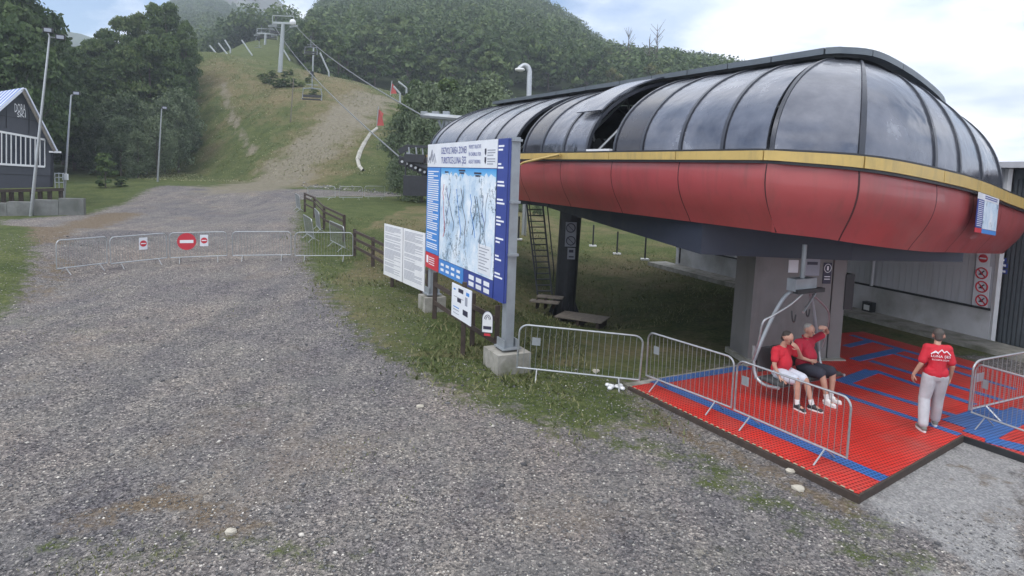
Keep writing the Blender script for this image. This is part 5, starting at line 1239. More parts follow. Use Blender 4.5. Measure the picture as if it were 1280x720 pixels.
pts = [cp(0, -.2, SZ+.3), cp(.22, -.16, SZ+.85), cp(.46, -.10, 1.88), cp(.66, -.05, 2.14), cp(CWd/2, 0, 2.22), cp(CWd-.66, -.05, 2.14), cp(CWd-.46, -.10, 1.88), cp(CWd-.22, -.16, SZ+.85), cp(CWd, -.2, SZ+.3)]
mb = MB(); mb.tube(curve(pts), .036, 10); mk('bail_tube', mb, m_galvd, ch)
mb = MB()
mb.tube([cp(CWd/2, 0, 2.25), cp(CWd/2, 0, 3.1)], .045, 10); mk('hanger', mb, m_galvd, ch)
mb = MB(); mb.box(cp(CWd/2, 0, 2.32), (.62, .2, .24), math.atan2(sdir.y, sdir.x)); mk('damper_housing', mb, m_galvd, ch)
mb = MB(); mb.box(cp(CWd/2+.1, .1, 2.2), (.8, .12, .08), math.atan2(sdir.y, sdir.x)); mk('pivot_bar', mb, m_black, ch)
for i in range(4):
    mb = MB(); a0 = .06+i*(CWd-.1)/4; w_ = (CWd-.1)/4-.03
    def pad(u, v): return cp(a0+u*w_, .42-v*.5, SZ+.0+.045*math.sin(math.pi*u)**.3*1-.05*v)
    c = cp(a0+w_/2, .15, SZ-.01); rz = math.atan2(sdir.y, sdir.x); mb.box(c, (w_, .50, .09), rz); o = mk('seat_pad', mb, m_seat, ch); bv = o.modifiers.new('b', 'BEVEL'); bv.width = .035; bv.segments = 3
    mb = MB(); eY = (Vector((0, 0, 1))*math.cos(.25)-fdir*math.sin(.25)); mb.box(cp(a0+w_/2, -.19, SZ+.32), (w_, .08, .46), ex=sdir, ey=sdir.cross(eY)*-1, ez=eY); o = mk('back_pad', mb, m_seat, ch); bv = o.modifiers.new('b', 'BEVEL'); bv.width = .03; bv.segments = 3
mb = MB(); mb.tube([cp(0, -.14, SZ-.02), cp(CWd, -.14, SZ-.02)], .025, 8); mb.tube([cp(0, .3, SZ-.08), cp(CWd, .3, SZ-.08)], .02, 8); mk('seat_crossbar', mb, m_galvd, ch)
# safety bar raised overhead
mb = MB(); mb.tube(curve([cp(-.05, -.18, SZ+.35), cp(-.07, -.06, SZ+.75), cp(-.06, .0, SZ+1.12), cp(.12, .05, SZ+1.24), cp(.55, .08, SZ+1.42), cp(CWd/2-.1, .1, SZ+1.62)], 6), .021, 8); mb.tube([cp(CWd/2+.3, .1, SZ+1.62), cp(.5, .42, SZ+1.36)], .021, 8); mb.tube(curve([cp(CWd+.05, -.18, SZ+.35), cp(CWd+.05, -.08, SZ+.8), cp(CWd-.1, .0, SZ+1.2), cp(CWd/2+.2, .1, SZ+1.6)], 6), .018, 8); mk('safety_bar', mb, m_galv, ch)
for a, z_ in ((.40, -.02), (.80, .05)):
    mb = MB(); mb.tube(curve([cp(a, .25, SZ+1.38+z_), cp(a+.02, .27, SZ+1.2+z_), cp(a+.10, .25, SZ+1.17+z_), cp(a+.13, .25, SZ+1.3+z_)], 5), .014, 6); mk('footrest_hook', mb, m_black, ch)

# ------------------------------------------------------------ people
def capsule(mb, a, b, ra, rb, n=12, fl=(1, 1)):
    a = Vector(a); b = Vector(b); d = b-a; L_ = max(d.length, 1e-4); d = d/L_
    up = Vector((1, 0, 0)) if abs(d.x) < .9 else Vector((0, 1, 0)); e1_ = (up-d*up.dot(d)).normalized(); e2_ = d.cross(e1_)
    prof = [(-ra*math.cos(t), ra*math.sin(t)) for t in (0.0, .4, .8, 1.2, 1.57)] + [(L_+rb*math.sin(t), rb*math.cos(t)) for t in (0, .4, .8, 1.2, 1.57)]
    prof[0] = (-ra, .001); prof[-1] = (L_+rb, .001)
    vs = [a+d*h+e1_*(r*math.cos(2*math.pi*k/n)*fl[0])+e2_*(r*math.sin(2*math.pi*k/n)*fl[1]) for h, r in prof for k in range(n)]
    m_ = len(prof); fs = [(i*n+k, i*n+(k+1) % n, (i+1)*n+(k+1) % n, (i+1)*n+k) for i in range(m_-1) for k in range(n)]
    fs += [tuple(range(n-1, -1, -1)), tuple((m_-1)*n+k for k in range(n))]; mb.add(vs, fs)
def remesh(o, vox, smooth=2):
    r = o.modifiers.new('r', 'REMESH'); r.mode = 'VOXEL'; r.voxel_size = vox; r.use_smooth_shade = True
    if smooth: s = o.modifiers.new('s', 'SMOOTH'); s.factor = .5; s.iterations = smooth
def hand(mb, w_, hd, side, palm_n, curl=.5):
    hd = Vector(hd).normalized(); pn_ = Vector(palm_n); pn_ = (pn_-hd*pn_.dot(hd)).normalized(); sd_ = hd.cross(pn_).normalized()*side
    w_ = Vector(w_)
    for k in (-.026, -.009, .009, .026): capsule(mb, w_+hd*.01+sd_*k*.7, w_+hd*.085+sd_*k, .016, .013, 8)
    for k, ln in ((-.030, .060), (-.010, .075), (.011, .082), (.031, .072)):
        a = w_+hd*.088+sd_*k; b = a+(hd*math.cos(curl*.6)+pn_*math.sin(curl*.6))*ln*.5; c_ = b+(hd*math.cos(curl*1.6)+pn_*math.sin(curl*1.6))*ln*.5
        capsule(mb, a, b, .0095, .009, 7); capsule(mb, b, c_, .009, .0075, 7)
    a = w_+hd*.025+sd_*.028; b = a+(hd*.6+sd_*.75+pn_*.25).normalized()*.04; c_ = b+(hd*.85+sd_*.3+pn_*.4).normalized()*.032
    capsule(mb, a, b, .013, .011, 7); capsule(mb, b, c_, .011, .009, 7)
def head(mb, hc, face, upv, s=1.0):
    face = Vector(face).normalized(); upv = Vector(upv); upv = (upv-face*upv.dot(face)).normalized(); lat = face.cross(upv)
    q = lambda a, f, u_: Vector(hc)+(lat*a+face*f+upv*u_)*s
    capsule(mb, q(0, -.02, .03), q(0, .01, .03), .090, .088, 14); capsule(mb, q(0, .02, -.01), q(0, .03, -.075), .074, .045, 12)
    capsule(mb, q(0, -.005, .06), q(0, .01, .06), .078, .072, 12)
    capsule(mb, q(0, .090, .01), q(0, .112, -.025), .009, .014, 8)          # nose
    capsule(mb, q(-.03, .083, .022), q(.03, .083, .022), .011, .011, 8)     # brow
    capsule(mb, q(-.022, .074, -.058), q(.022, .074, -.058), .010, .010, 8) # lips
    capsule(mb, q(0, .068, -.09), q(0, .074, -.09), .018, .016, 8)          # chin
    for s_ in (-1, 1): capsule(mb, q(s_*.089, -.015, .012), q(s_*.086, -.012, -.025), .016, .011, 7, (.55, 1)); capsule(mb, q(s_*.04, .060, -.02), q(s_*.035, .062, -.03), .026, .022, 8)
    return q
def person(label, O, F_, J, shirt, leg, legcut, shoe, hairm, baldtop=False, sleeve=.55, polo=False, loose=0.0, belly=0.0):
    F_ = Vector(F_).normalized(); R_ = Vector((F_.y, -F_.x, 0)); O = Vector(O)
    T = lambda p: O+R_*p[0]+F_*p[1]+Vector((0, 0, p[2]))
    D_ = lambda p: R_*p[0]+F_*p[1]+Vector((0, 0, p[2]))
    J = {k: (T(v) if not k.endswith('_d') else D_(v)) for k, v in J.items()}
    pr = thing('person', label, 'person', O)
    mb = MB(); t0_, t1_ = J['pelvis'], J['chest']
    capsule(mb, t0_-R_*.05, t0_+R_*.05, .115, .115); capsule(mb, t0_, lerp(t0_, t1_, .5), .12, .11); capsule(mb, lerp(t0_, t1_, .5), t1_, .11, .12)
    capsule(mb, t1_-R_*.05, t1_+R_*.05, .115, .115); capsule(mb, J['shr'], J['shl'], .05, .05); capsule(mb, t1_+Vector((0, 0, .05)), J['neck'], .08, .055); capsule(mb, J['neck'], lerp(J['neck'], J['head'], .6), .055, .05)
    for s_ in 'lr':
        capsule(mb, J['sh'+s_], J['el'+s_], .052, .041); capsule(mb, J['el'+s_], J['wr'+s_], .041, .027)
        capsule(mb, J['hip'+s_], J['kn'+s_], .092, .057); capsule(mb, J['kn'+s_], lerp(J['kn'+s_], J['an'+s_], .35), .056, .060); capsule(mb, lerp(J['kn'+s_], J['an'+s_], .35), J['an'+s_], .058, .038)
        capsule(mb, J['an'+s_], J['an'+s_]+J['ft'+s_+'_d']*.14+Vector((0, 0, -.045)), .036, .028)
        hand(mb, J['wr'+s_], J['hd'+s_+'_d'], 1 if s_ == 'l' else -1, J['pm'+s_+'_d'], .5)
    q = head(mb, J['head'], J['face_d'], J['up_d'])
    o = mk('body', mb, m_skin, pr); remesh(o, .0065, 1)
    # shirt
    mb = MB(); g = .022+loose*.3
    capsule(mb, t0_-R_*.055+Vector((0, 0, .03)), t0_+R_*.055+Vector((0, 0, .03)), .115+g, .115+g); capsule(mb, t0_+Vector((0, 0, .03)), lerp(t0_, t1_, .5)+F_*belly, .125+g, .12+g+belly*.5); capsule(mb, lerp(t0_, t1_, .5)+F_*belly, t1_, .12+g+belly*.5, .125+g)
    capsule(mb, t1_-R_*(.06+belly*.5), t1_+R_*(.06+belly*.5), .115+g, .115+g); capsule(mb, J['shr'], J['shl'], .050+g, .050+g)
    capsule(mb, J['shl'], lerp(J['shl'], t1_, .6), .055+g, .08+g); capsule(mb, J['shr'], lerp(J['shr'], t1_, .6), .055+g, .08+g)
    for s_ in 'lr': capsule(mb, J['sh'+s_], lerp(J['sh'+s_], J['el'+s_], sleeve), .052+g*.8, .050+g)
    o = mk('shirt', mb, shirt, pr); remesh(o, .011, 3)
    if polo: mb = MB(); mb.tube([J['neck']+(R_*math.cos(a)+F_*math.sin(a))*.066+Vector((0, 0, -.005-.02*math.sin(a))) for a in np.linspace(0, 6.283, 17)], .016, 6, False); mk('collar', mb, shirt, pr, smooth=True)
    mb = MB(); g2 = .018+loose
    capsule(mb, t0_-R_*.05-Vector((0, 0, .03)), t0_+R_*.05-Vector((0, 0, .03)), .118+g2*.5, .118+g2*.5)
    for s_ in 'lr':
        if legcut < 1: capsule(mb, J['hip'+s_], lerp(J['hip'+s_], J['kn'+s_], legcut), .094+g2, .082+g2)
        else:
            capsule(mb, J['hip'+s_], J['kn'+s_], .095+g2, .066+g2); capsule(mb, J['kn'+s_], lerp(J['kn'+s_], J['an'+s_], .5), .066+g2, .060+g2); capsule(mb, lerp(J['kn'+s_], J['an'+s_], .5), lerp(J['kn'+s_], J['an'+s_], .93), .060+g2, .05+g2)
    o = mk('shorts' if legcut < 1 else 'trousers', mb, leg, pr); remesh(o, .011, 3)
    for s_ in 'lr':
        a = J['an'+s_]; fd = J['ft'+s_+'_d'].normalized(); heel = a+Vector((0, 0, -.045))-fd*.04; toe = a+fd*.165+Vector((0, 0, -.058))
        mb = MB(); capsule(mb, heel, toe, .046, .040, 12, (1, .95)); capsule(mb, a+Vector((0, 0, -.01)), a+fd*.07+Vector((0, 0, -.035)), .048, .044)
        o = mk('shoe', mb, shoe, pr); remesh(o, .008, 1)
        mb = MB(); sdv = Vector((-fd.y, fd.x, 0)); out2 = []
        for k in range(16):
            t = 2*math.pi*k/16; out2.append(lerp(heel, toe, .5)+fd*(.150*math.cos(t))+sdv*(.046*math.sin(t)))
        zb2 = heel.z-.050; mb.prism([(v.x, v.y) for v in out2], [zb2+(toe.z-heel.z)*.5]*16, [zb2+.028]*16); mk('sole', mb, m_shoew, o)
        if legcut < 1: mb = MB(); capsule(mb, a+Vector((0, 0, .0)), lerp(a, J['kn'+s_], .2), .046, .047); mk('sock', mb, m_shoew, pr, smooth=True)
    # hair
    mb = MB()
    if baldtop: capsule(mb, q(0, -.045, .035), q(0, -.055, -.01), .078, .070, 14)
    else: capsule(mb, q(0, -.035, .052), q(0, -.022, .060), .088, .082, 14); capsule(mb, q(0, -.045, .03), q(0, -.05, -.035), .076, .060, 12)
    o = mk('hair', mb, hairm, pr); remesh(o, .008, 1)
    for s_ in (-1, 1): mb = MB(); mb.ball(q(s_*.03, .088, .004), .0085, 8, 6); mk('eye', mb, m_ink, pr)
    return pr, J, q
# man 1: nearer, left seat, head propped on hand, arm resting on seat pad
h0 = cp(.42, .10, 0)
seatz = SZ+.035
J1 = dict(pelvis=(0, -.02, seatz+.13), chest=(0, -.02, seatz+.47), neck=(.0, .02, seatz+.64), head=(.0, .09, seatz+.78), face_d=(-.25, .85, -.35), up_d=(0, .25, 1),
          shr=(.19, .0, seatz+.54), shl=(-.19, -.02, seatz+.54), elr=(.27, .05, seatz+.27), wrr=(.24, .17, seatz+.03+.02), hdr_d=(-.1, 1, -.2), pmr_d=(0, 0, -1),
          ell=(-.30, .19, seatz+.40), wrl=(-.13, .23, seatz+.60), hdl_d=(.75, -.1, .65), pml_d=(0, -1, .2),
          hipr=(.10, .03, seatz+.09), hipl=(-.10, .03, seatz+.09), knr=(.13, .45, seatz+.08), knl=(-.10, .47, seatz+.06), anr=(.13, .50, .22), anl=(-.12, .62, .22), ftr_d=(.15, 1, 0), ftl_d=(-.2, 1, 0))
for k in ('anr', 'anl'): J1[k] = (J1[k][0], J1[k][1], MZ+.095)
person('seated man in red T-shirt and pale shorts, head resting on his hand', h0, fdir, J1, m_tee, m_shl, .80, m_shoe, m_hair, polo=False, sleeve=.6, belly=.05, loose=.012)
# man 2: farther, hand shading face
h1 = cp(1.16, .08, 0)
J2 = dict(pelvis=(0, -.02, seatz+.14), chest=(0, -.06, seatz+.52), neck=(.0, -.03, seatz+.70), head=(.0, .03, seatz+.84), face_d=(-.1, .95, -.15), up_d=(0, .1, 1),
          shr=(.21, -.04, seatz+.60), shl=(-.21, -.04, seatz+.60), elr=(.34, .08, seatz+.36), wrr=(.15, .22, seatz+.30), hdr_d=(-.8, .3, -.1), pmr_d=(0, -1, 0),
          ell=(-.40, .14, seatz+.80), wrl=(-.20, .24, seatz+.93), hdl_d=(1, -.1, .12), pml_d=(0, -1, -.3),
          hipr=(.10, .03, seatz+.09), hipl=(-.10, .03, seatz+.09), knr=(.13, .46, seatz+.11), knl=(-.20, .46, seatz+.11), anr=(.10, .58, .22), anl=(-.14, .50, .22), ftr_d=(.1, 1, 0), ftl_d=(-.15, 1, 0))
for k in ('anr', 'anl'): J2[k] = (J2[k][0], J2[k][1], MZ+.095)
person('seated man in dark red polo and dark shorts, shielding his face', h1, fdir, J2, m_teeb, m_shd, .88, m_shoew, m_hairg, polo=True, sleeve=.62, belly=.07, loose=.014)
# walking man from behind
wo = PZ(1163, 535, MZ)
wf = Vector((.22, .97, 0))
J3 = dict(pelvis=(0, 0, .98), chest=(.0, .02, 1.32), neck=(.0, .05, 1.49), head=(.03, .10, 1.62), face_d=(.35, .9, -.25), up_d=(0, .2, 1),
          shr=(.155, .02, 1.42), shl=(-.155, .02, 1.42), elr=(.235, -.02, 1.14), wrr=(.26, .08, .90), hdr_d=(0, .2, -1), pmr_d=(-1, .2, 0),
          ell=(-.25, -.03, 1.14), wrl=(-.33, .03, .92), hdl_d=(0, .2, -1), pml_d=(1, .2, 0),
          hipr=(.085, 0, .93), hipl=(-.085, 0, .93), knr=(.11, .10, .52), knl=(-.13, .02, .52), anr=(.13, .16, .105), anl=(-.20, -.20, .105), ftr_d=(.25, 1, 0), ftl_d=(-.1, 1, 0))
wp_, JJ, qq = person('man in red T-shirt and grey trousers walking away on the matting', Vector((wo.x, wo.y, MZ)), wf, J3, m_tee, m_trs, 1, m_shoeg, m_hairs, baldtop=False, sleeve=.75, loose=.010)
F3 = wf.normalized(); R3 = Vector((F3.y, -F3.x, 0)); bp0 = JJ['chest']
def back(a, z): 
    return bp0+R3*a-F3*(.158-.9*a*a)+Vector((0, 0, z))
mb = MB(); zig = [(-.15, .03), (-.09, .09), (-.05, .06), (.0, .12), (.04, .07), (.08, .10), (.15, .03)]
for a, b in zip(zig[:-1], zig[1:]): mb.bar(back(*a), back(*b), .006, .014)
for a, b in zip([(-.12, .05), (-.08, .07)], [(-.08, .07), (-.04, .04)]): mb.bar(back(*a), back(*b), .006, .012)
mk('mountain_print', mb, m_inkw, wp_)
def wraptext(txt, size, z, w_):
    mb = text_mb(txt, size, (0, 0, 0), (1, 0, 0), (0, 0, 1), 1, 0); xs_ = [v[0] for v in mb.v]; k_ = w_/max(xs_)
    mb.v = [tuple(back(v[0]*k_-w_/2, z+v[2])) for v in mb.v]; mk('back_lettering', mb, m_inkw, wp_)
wraptext('LUNA ȘES', .06, -.02, .30); wraptext('ECHIPA SCHI', .035, -.075, .26)

# ------------------------------------------------------------ small things near
wc = thing('white_fitting', 'white four-lobed plastic piece lying on the grass near the matting corner', 'plastic piece', G(768, 485))
c = G(768, 485)+Vector((0, 0, .04)); mb = MB()
for a, b in ((-.13, .06), (.13, .05), (-.11, -.12), (.14, -.12)): mb.ball(c+Vector((a, b, 0)), .055, 8, 6, (1, 1, .7)); mb.tube([c, c+Vector((a, b, 0))], .03, 6)
mk('lobes', mb, m_white, wc, smooth=True)
for px_, py_, r, lab in ((745, 465, .07, 'pale stone on the grass near the first crowd barrier'), (525, 509, .055, 'pale flat stone on the gravel left of the grass patch'), (988, 590, .06, 'pale block-like stone below the matting edge'), (998, 612, .07, 'pale stone lying below the matting near its front corner'), (288, 666, .055, 'cream stone on the brown patch of gravel at lower centre left'), (490, 345, .0, '')):
    if not r: continue
    p = G(px_, py_); mb = MB(); mb.ball(p+Vector((0, 0, r*.3)), r, 7, 5, (1.3, 1, .6)); mb.v = [(x+random.uniform(-.2, .2)*r, y+random.uniform(-.2, .2)*r, z+random.uniform(-.15, .15)*r) for x, y, z in mb.v]
    tag(mk('pale_stone', mb, M('pale_stone', (.42, .39, .33), .9)), lab, 'stone')
# posts with white feet in the field under the canopy
for i, (px_, py_) in enumerate(((741, 308), (771, 318), (806, 325), (648, 300))):
    p = G(px_, py_); t = thing('field_post', ['short dark post with white foot, leftmost of three seen under the canopy', 'short dark post with white foot, middle of three seen under the canopy', 'short dark post with white foot, nearest the shed', 'thin dark post just right of the map sign edge'][i], 'post', p, 0, 'field posts')
    mb = MB(); mb.tube([p, p+Vector((0, 0, 1.25))], .045, 8); mk('shaft', mb, m_dark, t)
    mb = MB(); mb.box(p+Vector((0, 0, .04)), (.4, .3, .08)); mk('foot', mb, m_white, t)

# ------------------------------------------------------------ lamp posts
def lamp(px, pb_y, tpx, tpy, label, arm, d=None):
    b = G(px, pb_y); t_ = P(tpx, tpy, b.y)
    L0 = thing('lamp_post', label, 'lamp post', b)
    mb = MB(); mb.tube([b-Vector((0, 0, .2)), lerp(b, t_, .5), t_], [.10, .08, .055], 10); mk('pole', mb, m_galv, L0)
    for (dx_, dz_, kind) in arm:
        e_ = t_+Vector((dx_, -.1, dz_)); mb = MB(); mb.tube([t_, e_], .035, 6); mk('bracket', mb, m_galv, L0)
        mb = MB(); mb.box(e_+Vector((.12, -.1, .06)), (.50, .3, .30), .5); h_ = mk('floodlight', mb, m_black, L0)
        mb = MB(); mb.box(e_+Vector((.20, -.24, .04)), (.36, .02, .20), .5); mk('lens', mb, m_inkg, h_)
    return b, t_
lamp(38, 270, 62, 46, 'tallest lamp post with two floodlights beside the dark house', [(-.05, .30, 0), (.70, -.1, 0)])
b_, t_ = lamp(80, 247, 89, 119, 'shorter lamp post right of the dark house, with one small lamp', [(.45, .1, 0)])
mb = MB(); mb.box(G(82, 247)+Vector((.15, -.15, 1.7)), (.35, .2, .5)); tag(mk('junction_box', mb, m_paper), 'white junction box on the shorter lamp post', 'box')
lamp(197, 227, 202, 136, 'slim lamp post standing before the willow bushes', [(.3, .05, 0)])
p0 = P(661, 125, 34); p1 = P(662, 90, 34)
L0 = thing('curved_lamp_post', 'curved-top grey lamp post rising behind the station canopy', 'lamp post', (p0.x, 34, gz(p0.x, 34)))
mb = MB(); mb.tube([(p0.x, 34, gz(p0.x, 34)-.2), p0, p1]+curve([p1, P(660, 84, 34), P(655, 82, 34), P(649, 86, 34)], 4)[1:], .14, 10); mk('pole', mb, m_galv, L0)
mb = MB(); mb.ball(P(650, 87, 34), .22, 10, 6, (1.3, 1, .5)); mk('lamp_head', mb, m_lamp, L0)

# ------------------------------------------------------------ left house, concrete wall
hn0 = P(67, 190, 44.0); fdr = Vector((-.593, -.805, 0)); fn_ = Vector((.805, -.593, 0))
def hp2(px, py, o_=0): return PL(px, py, hn0+fn_*o_, fn_)
hs = thing('timber_house', 'dark clad gabled building on stilts with white framed windows and blue roof', 'house', (hn0.x, hn0.y, gz(hn0.x, hn0.y)))
fac = [hp2(67, 234), hp2(67, 188), hp2(28, 113), hp2(0, 138), hp2(-60, 195), hp2(-60, 237)]
mb = MB(); mb.slab(fac, -fn_, .25); mk('gable_wall', mb, m_clad, hs)
back_ = -fn_*10
mb = MB(); mb.slab([fac[0], fac[1], fac[1]+back_, fac[0]+back_], fdr, .2); mk('side_wall', mb, m_clad, hs)
def roofq(a, b, n_, name):
    nr = 22
    for i in range(nr):
        q0 = a+back_*(i/nr)-back_.normalized()*.5; q1 = a+back_*((i+.96)/nr)-back_.normalized()*.5; r0 = b+back_*(i/nr)-back_.normalized()*.5; r1 = b+back_*((i+.96)/nr)-back_.normalized()*.5
        mb = MB(); mb.slab([q0, q1, r1, r0], n_, .08); mk('roof_sheet', mb, m_roofw if i % 2 == 0 else m_roofb, hs)
pk_ = hp2(28, 111); roofq(pk_, hp2(-60, 193), Vector((-.45, -.6, .66)), 'roof'); roofq(hp2(68, 189), pk_, Vector((.45, .6, .4)), 'roof')
mb = MB(); mb.bar(hp2(28, 112, .5), hp2(68, 189, .5), .1, .16); mb2 = mk('verge_board', mb, m_woodg, hs)
mb = MB(); mb.bar(hp2(28, 112, .5), hp2(-10, 145.5, .5), .1, .16); mk('verge_board', mb, m_roofw, hs)
for a, b in (((-30, 139), (48, 152)), ((-30, 216), (66, 220))): mb = MB(); mb.bar(hp2(*a, .02), hp2(*b, .02), .03, .05); mk('cladding_joint', mb, m_dark, hs)
for x_, a, b in ((8, 130, 160), (36, 135, 168)): mb = MB(); mb.bar(hp2(x_, a, .02), hp2(x_, b, .02), .03, .05, up=(0, 1, 0)); mk('cladding_joint', mb, m_dark, hs)
# window band
wl = -22; nW = 13
wfm = MB(); wt = lambda x_: 164.5+x_*.18; wb = lambda x_: 205+x_*.06
o = None
mb = MB(); mb.bar(hp2(wl, wt(wl), .08), hp2(56, wt(56), .08), .08, .14); wfo = mk('window_frame', mb, m_white, hs)
mb = MB(); mb.bar(hp2(wl, wb(wl), .08), hp2(56, wb(56), .08), .08, .14); mk('sill', mb, m_white, wfo)
for i in range(nW+1):
    x_ = wl+(56-wl)*i/nW; mb = MB(); mb.bar(hp2(x_, wt(x_), .06), hp2(x_, wb(x_), .06), .05, .055, up=(0, 1, 0)); mk('mullion', mb, m_white, wfo)
    if i < nW:
        x2 = wl+(56-wl)*(i+1)/nW; mb = MB(); mb.slab([hp2(x_, wt(x_), .03), hp2(x2, wt(x2), .03), hp2(x2, wb(x2), .03), hp2(x_, wb(x_), .03)], fn_, .01); mk('pane', mb, m_win, wfo)
def htext(txt, px, py, size, wpx):
    o_ = hp2(px, py, .03); ex = -fdr; W_ = (hp2(px+wpx, py, .03)-o_).dot(ex)
    mb = text_mb(txt, size, (0, 0, 0), (1, 0, 0), (0, 0, 1), 1, 0); k_ = W_/max(v[0] for v in mb.v)
    mb2 = MB(); mb2.add([o_+ex*(v[0]*k_)+Vector((0, 0, v[2]))+fn_*.02 for v in mb.v], mb.f); mk('lettering', mb2, m_inkw, hs)
htext('DORA', 18, 140, .85, 14); htext('SKI', 21, 146, .45, 11)
# deck and stilts
dk = MB(); dk.slab([hp2(-60, 238, .8), hp2(80, 235, .8), hp2(80, 235, -3), hp2(-60, 238, -3)], (0, 0, -1), .22); mk('deck', dk, m_wood, hs)
for x_ in (4, 14, 26, 40, 50, 62, 76):
    q = hp2(x_, 238, .6); mb = MB(); mb.box((q.x, q.y, (q.z+gz(q.x, q.y)-.5)/2), (.2, .2, q.z-gz(q.x, q.y)+.5)); mk('stilt', mb, m_wood, hs)
mb = MB()
for z_ in (0.4, .75, 1.05): mb.bar(hp2(69, 235, .7)+Vector((0, 0, z_)), hp2(80, 235, .7)+Vector((0, 0, z_)), .04, .06)
for x_ in (69, 74, 80): mb.bar(hp2(x_, 235, .7), hp2(x_, 235, .7)+Vector((0, 0, 1.1)), .05)
mk('deck_railing', mb, m_galvd, hs)
mb = MB(); mb.box(hp2(69, 190, .4), (.7, .3, .12), .6); mk('wall_lamp', mb, m_white, hs)
# concrete wall blocks
cw = thing('concrete_wall', 'stained grey concrete retaining wall below the dark house', 'wall', G(60, 272))
a = P(-60, 257, 37.0); b = P(104, 247, 39.5); d = (b-a); d.z = 0; LW = d.length; d.normalize(); kk = 5
for i in range(kk):
    q0 = a+d*(LW*i/kk+.01); q1 = a+d*(LW*(i+1)/kk-.01); zt_ = a.z+(b.z-a.z)*(i+.5)/kk; zg = gz((q0.x+q1.x)/2, q0.y); nn2 = Vector((-d.y, d.x, 0))*.6
    mb = MB(); mb.prism([(q0.x, q0.y), (q1.x, q1.y), (q1.x+nn2.x, q1.y+nn2.y), (q0.x+nn2.x, q0.y+nn2.y)], min(zg, zt_-1.3)-.6, zt_+random.uniform(-.04, .04)); mk('wall_block', mb, m_concw, cw)
for px_, py_, r in ((12, 243, .5), (55, 243, .45), (60, 244, .35)):
    pass

# ------------------------------------------------------------ lift towers, cables, chairs on the line
def tower(px, by, tpx, ty, w_, label, d=None, arm=7.0):
    b = G(px, by) if d is None else Vector((P(px, by, d).x, d, P(px, by, d).z)); t_ = P(tpx, ty, b.y)
    o = thing('lift_tower', label, 'lift tower', b)
    mb = MB(); mb.tube([b-Vector((0, 0, 2)), t_], [w_, w_*.75], 12); mk('mast', mb, m_tower, o)
    mb = MB(); mb.bar(t_-Vector((arm/2, 0, 0)), t_+Vector((arm/2, 0, 0)), .35, .35); mb.bar(t_-Vector((arm/2, 0, -1.2)), t_+Vector((arm/2, 0, 1.2)), .12, .12); mk('crossarm', mb, m_tower, o)
    for s_ in (-1, 1):
        mb = MB(); c = t_+Vector((s_*arm/2, 0, -.45)); mb.bar(c-Vector((0, 1.8, 0.5)), c+Vector((0, 1.8, .5)), .15, .3); sb = mk('sheave_beam', mb, m_tower, o)
        mb = MB(); mb.bar(c, c+Vector((0, 0, 1.6)), .1); mk('hoop', mb, m_tower, o)
    return b, t_
bT, tT = tower(349, 90, 354, 29, .40, 'nearest lift tower on the slope with a wide crossarm', arm=3.6)
b2_, t2_ = tower(330, 74, 332, 42, .34, 'second lift tower up the line, partly behind chairs', d=160, arm=4.4)
b3_, t3_ = tower(318, 62, 321, 38, .32, 'third lift tower near the top of the visible slope', d=205, arm=4.4)
b4_, t4_ = tower(308, 50, 311, 30, .3, 'farthest lift tower, faint against the wooded hill', d=270, arm=4.4)
mb = MB(); mb.ball(P(366, 28, bT.y-.5), .55, 10, 6); tag(mk('tower_lamp', mb, m_white), 'round white lamp at the right end of the nearest crossarm', 'lamp')
def cable(a, b, sag, label, r=.038):
    pts = [lerp(a, b, k/24)-Vector((0, 0, sag*4*(k/24)*(1-k/24))) for k in range(25)]; mb = MB(); mb.tube(pts, r, 6); o = mk('lift_cable', mb, m_wire); tag(o, label, 'cable'); return pts
cA = tT+Vector((1.8, 0, 0)); cB = tT-Vector((1.8, 0, 0))
k1 = cable(cA, P(527, 144, 33), .8, 'right-hand lift cable from the nearest tower to the gantry', .038); k2 = cable(cB, P(499, 196, 27.5), 1.0, 'left-hand lift cable from the nearest tower to the sheave assembly', .035)
for s_, nm in ((1, 'right'), (-1, 'left')):
    cable(tT+Vector((s_*1.8, 0, 0)), t2_+Vector((s_*2.2, 0, 0)), .8, f'upper {nm} cable between the first and second towers'); cable(t2_+Vector((s_*2.2, 0, 0)), t3_+Vector((s_*2.2, 0, 0)), .8, f'upper {nm} cable between the second and third towers'); cable(t3_+Vector((s_*2.2, 0, 0)), t4_+Vector((s_*2.2, 0, 0)), .8, f'highest {nm} cable beyond the third tower')
def make_chair():
    t = thing('hanging_chair', 'x', 'lift chair', (0, 0, 0), 0, 'empty chairs on the lift line')
    w_ = 1.05
    for s_ in (-1, 1): mb = MB(); mb.tube([(s_*w_, -.5, -2.95), (s_*w_, .05, -3.0), (s_*w_, .15, -2.3), (s_*w_*.9, .1, -1.75), (0, 0, -1.65)], .05, 6); mk('side_tube', mb, m_galvd, t, world=False)
    mb = MB(); mb.box((0, -.2, -2.95), (2*w_, .55, .12)); mk('seat', mb, m_seat, t, world=False)
    mb = MB(); mb.box((0, .12, -2.55), (2*w_, .06, .28)); mk('backrest', mb, m_seat, t, world=False)
    mb = MB(); mb.tube([(-w_, .1, -1.72), (w_, .1, -1.72)], .045, 6); mb.tube([(-w_*.6, .1, -1.3), (w_*.6, .1, -1.3)], .04, 6); mk('top_bar', mb, m_galvd, t, world=False)
    mb = MB(); mb.tube([(0, 0, -1.65), (0, 0, 0)], .05, 6); mk('hanger', mb, m_galvd, t, world=False)
    mb = MB(); mb.box((0, 0, .0), (.3, .6, .35)); mk('grip', mb, m_dark, t, world=False)
    return t
hc0 = make_chair(); _kc[hc0] = [(k, []) for k in KIDS(hc0)]; uc = [0]
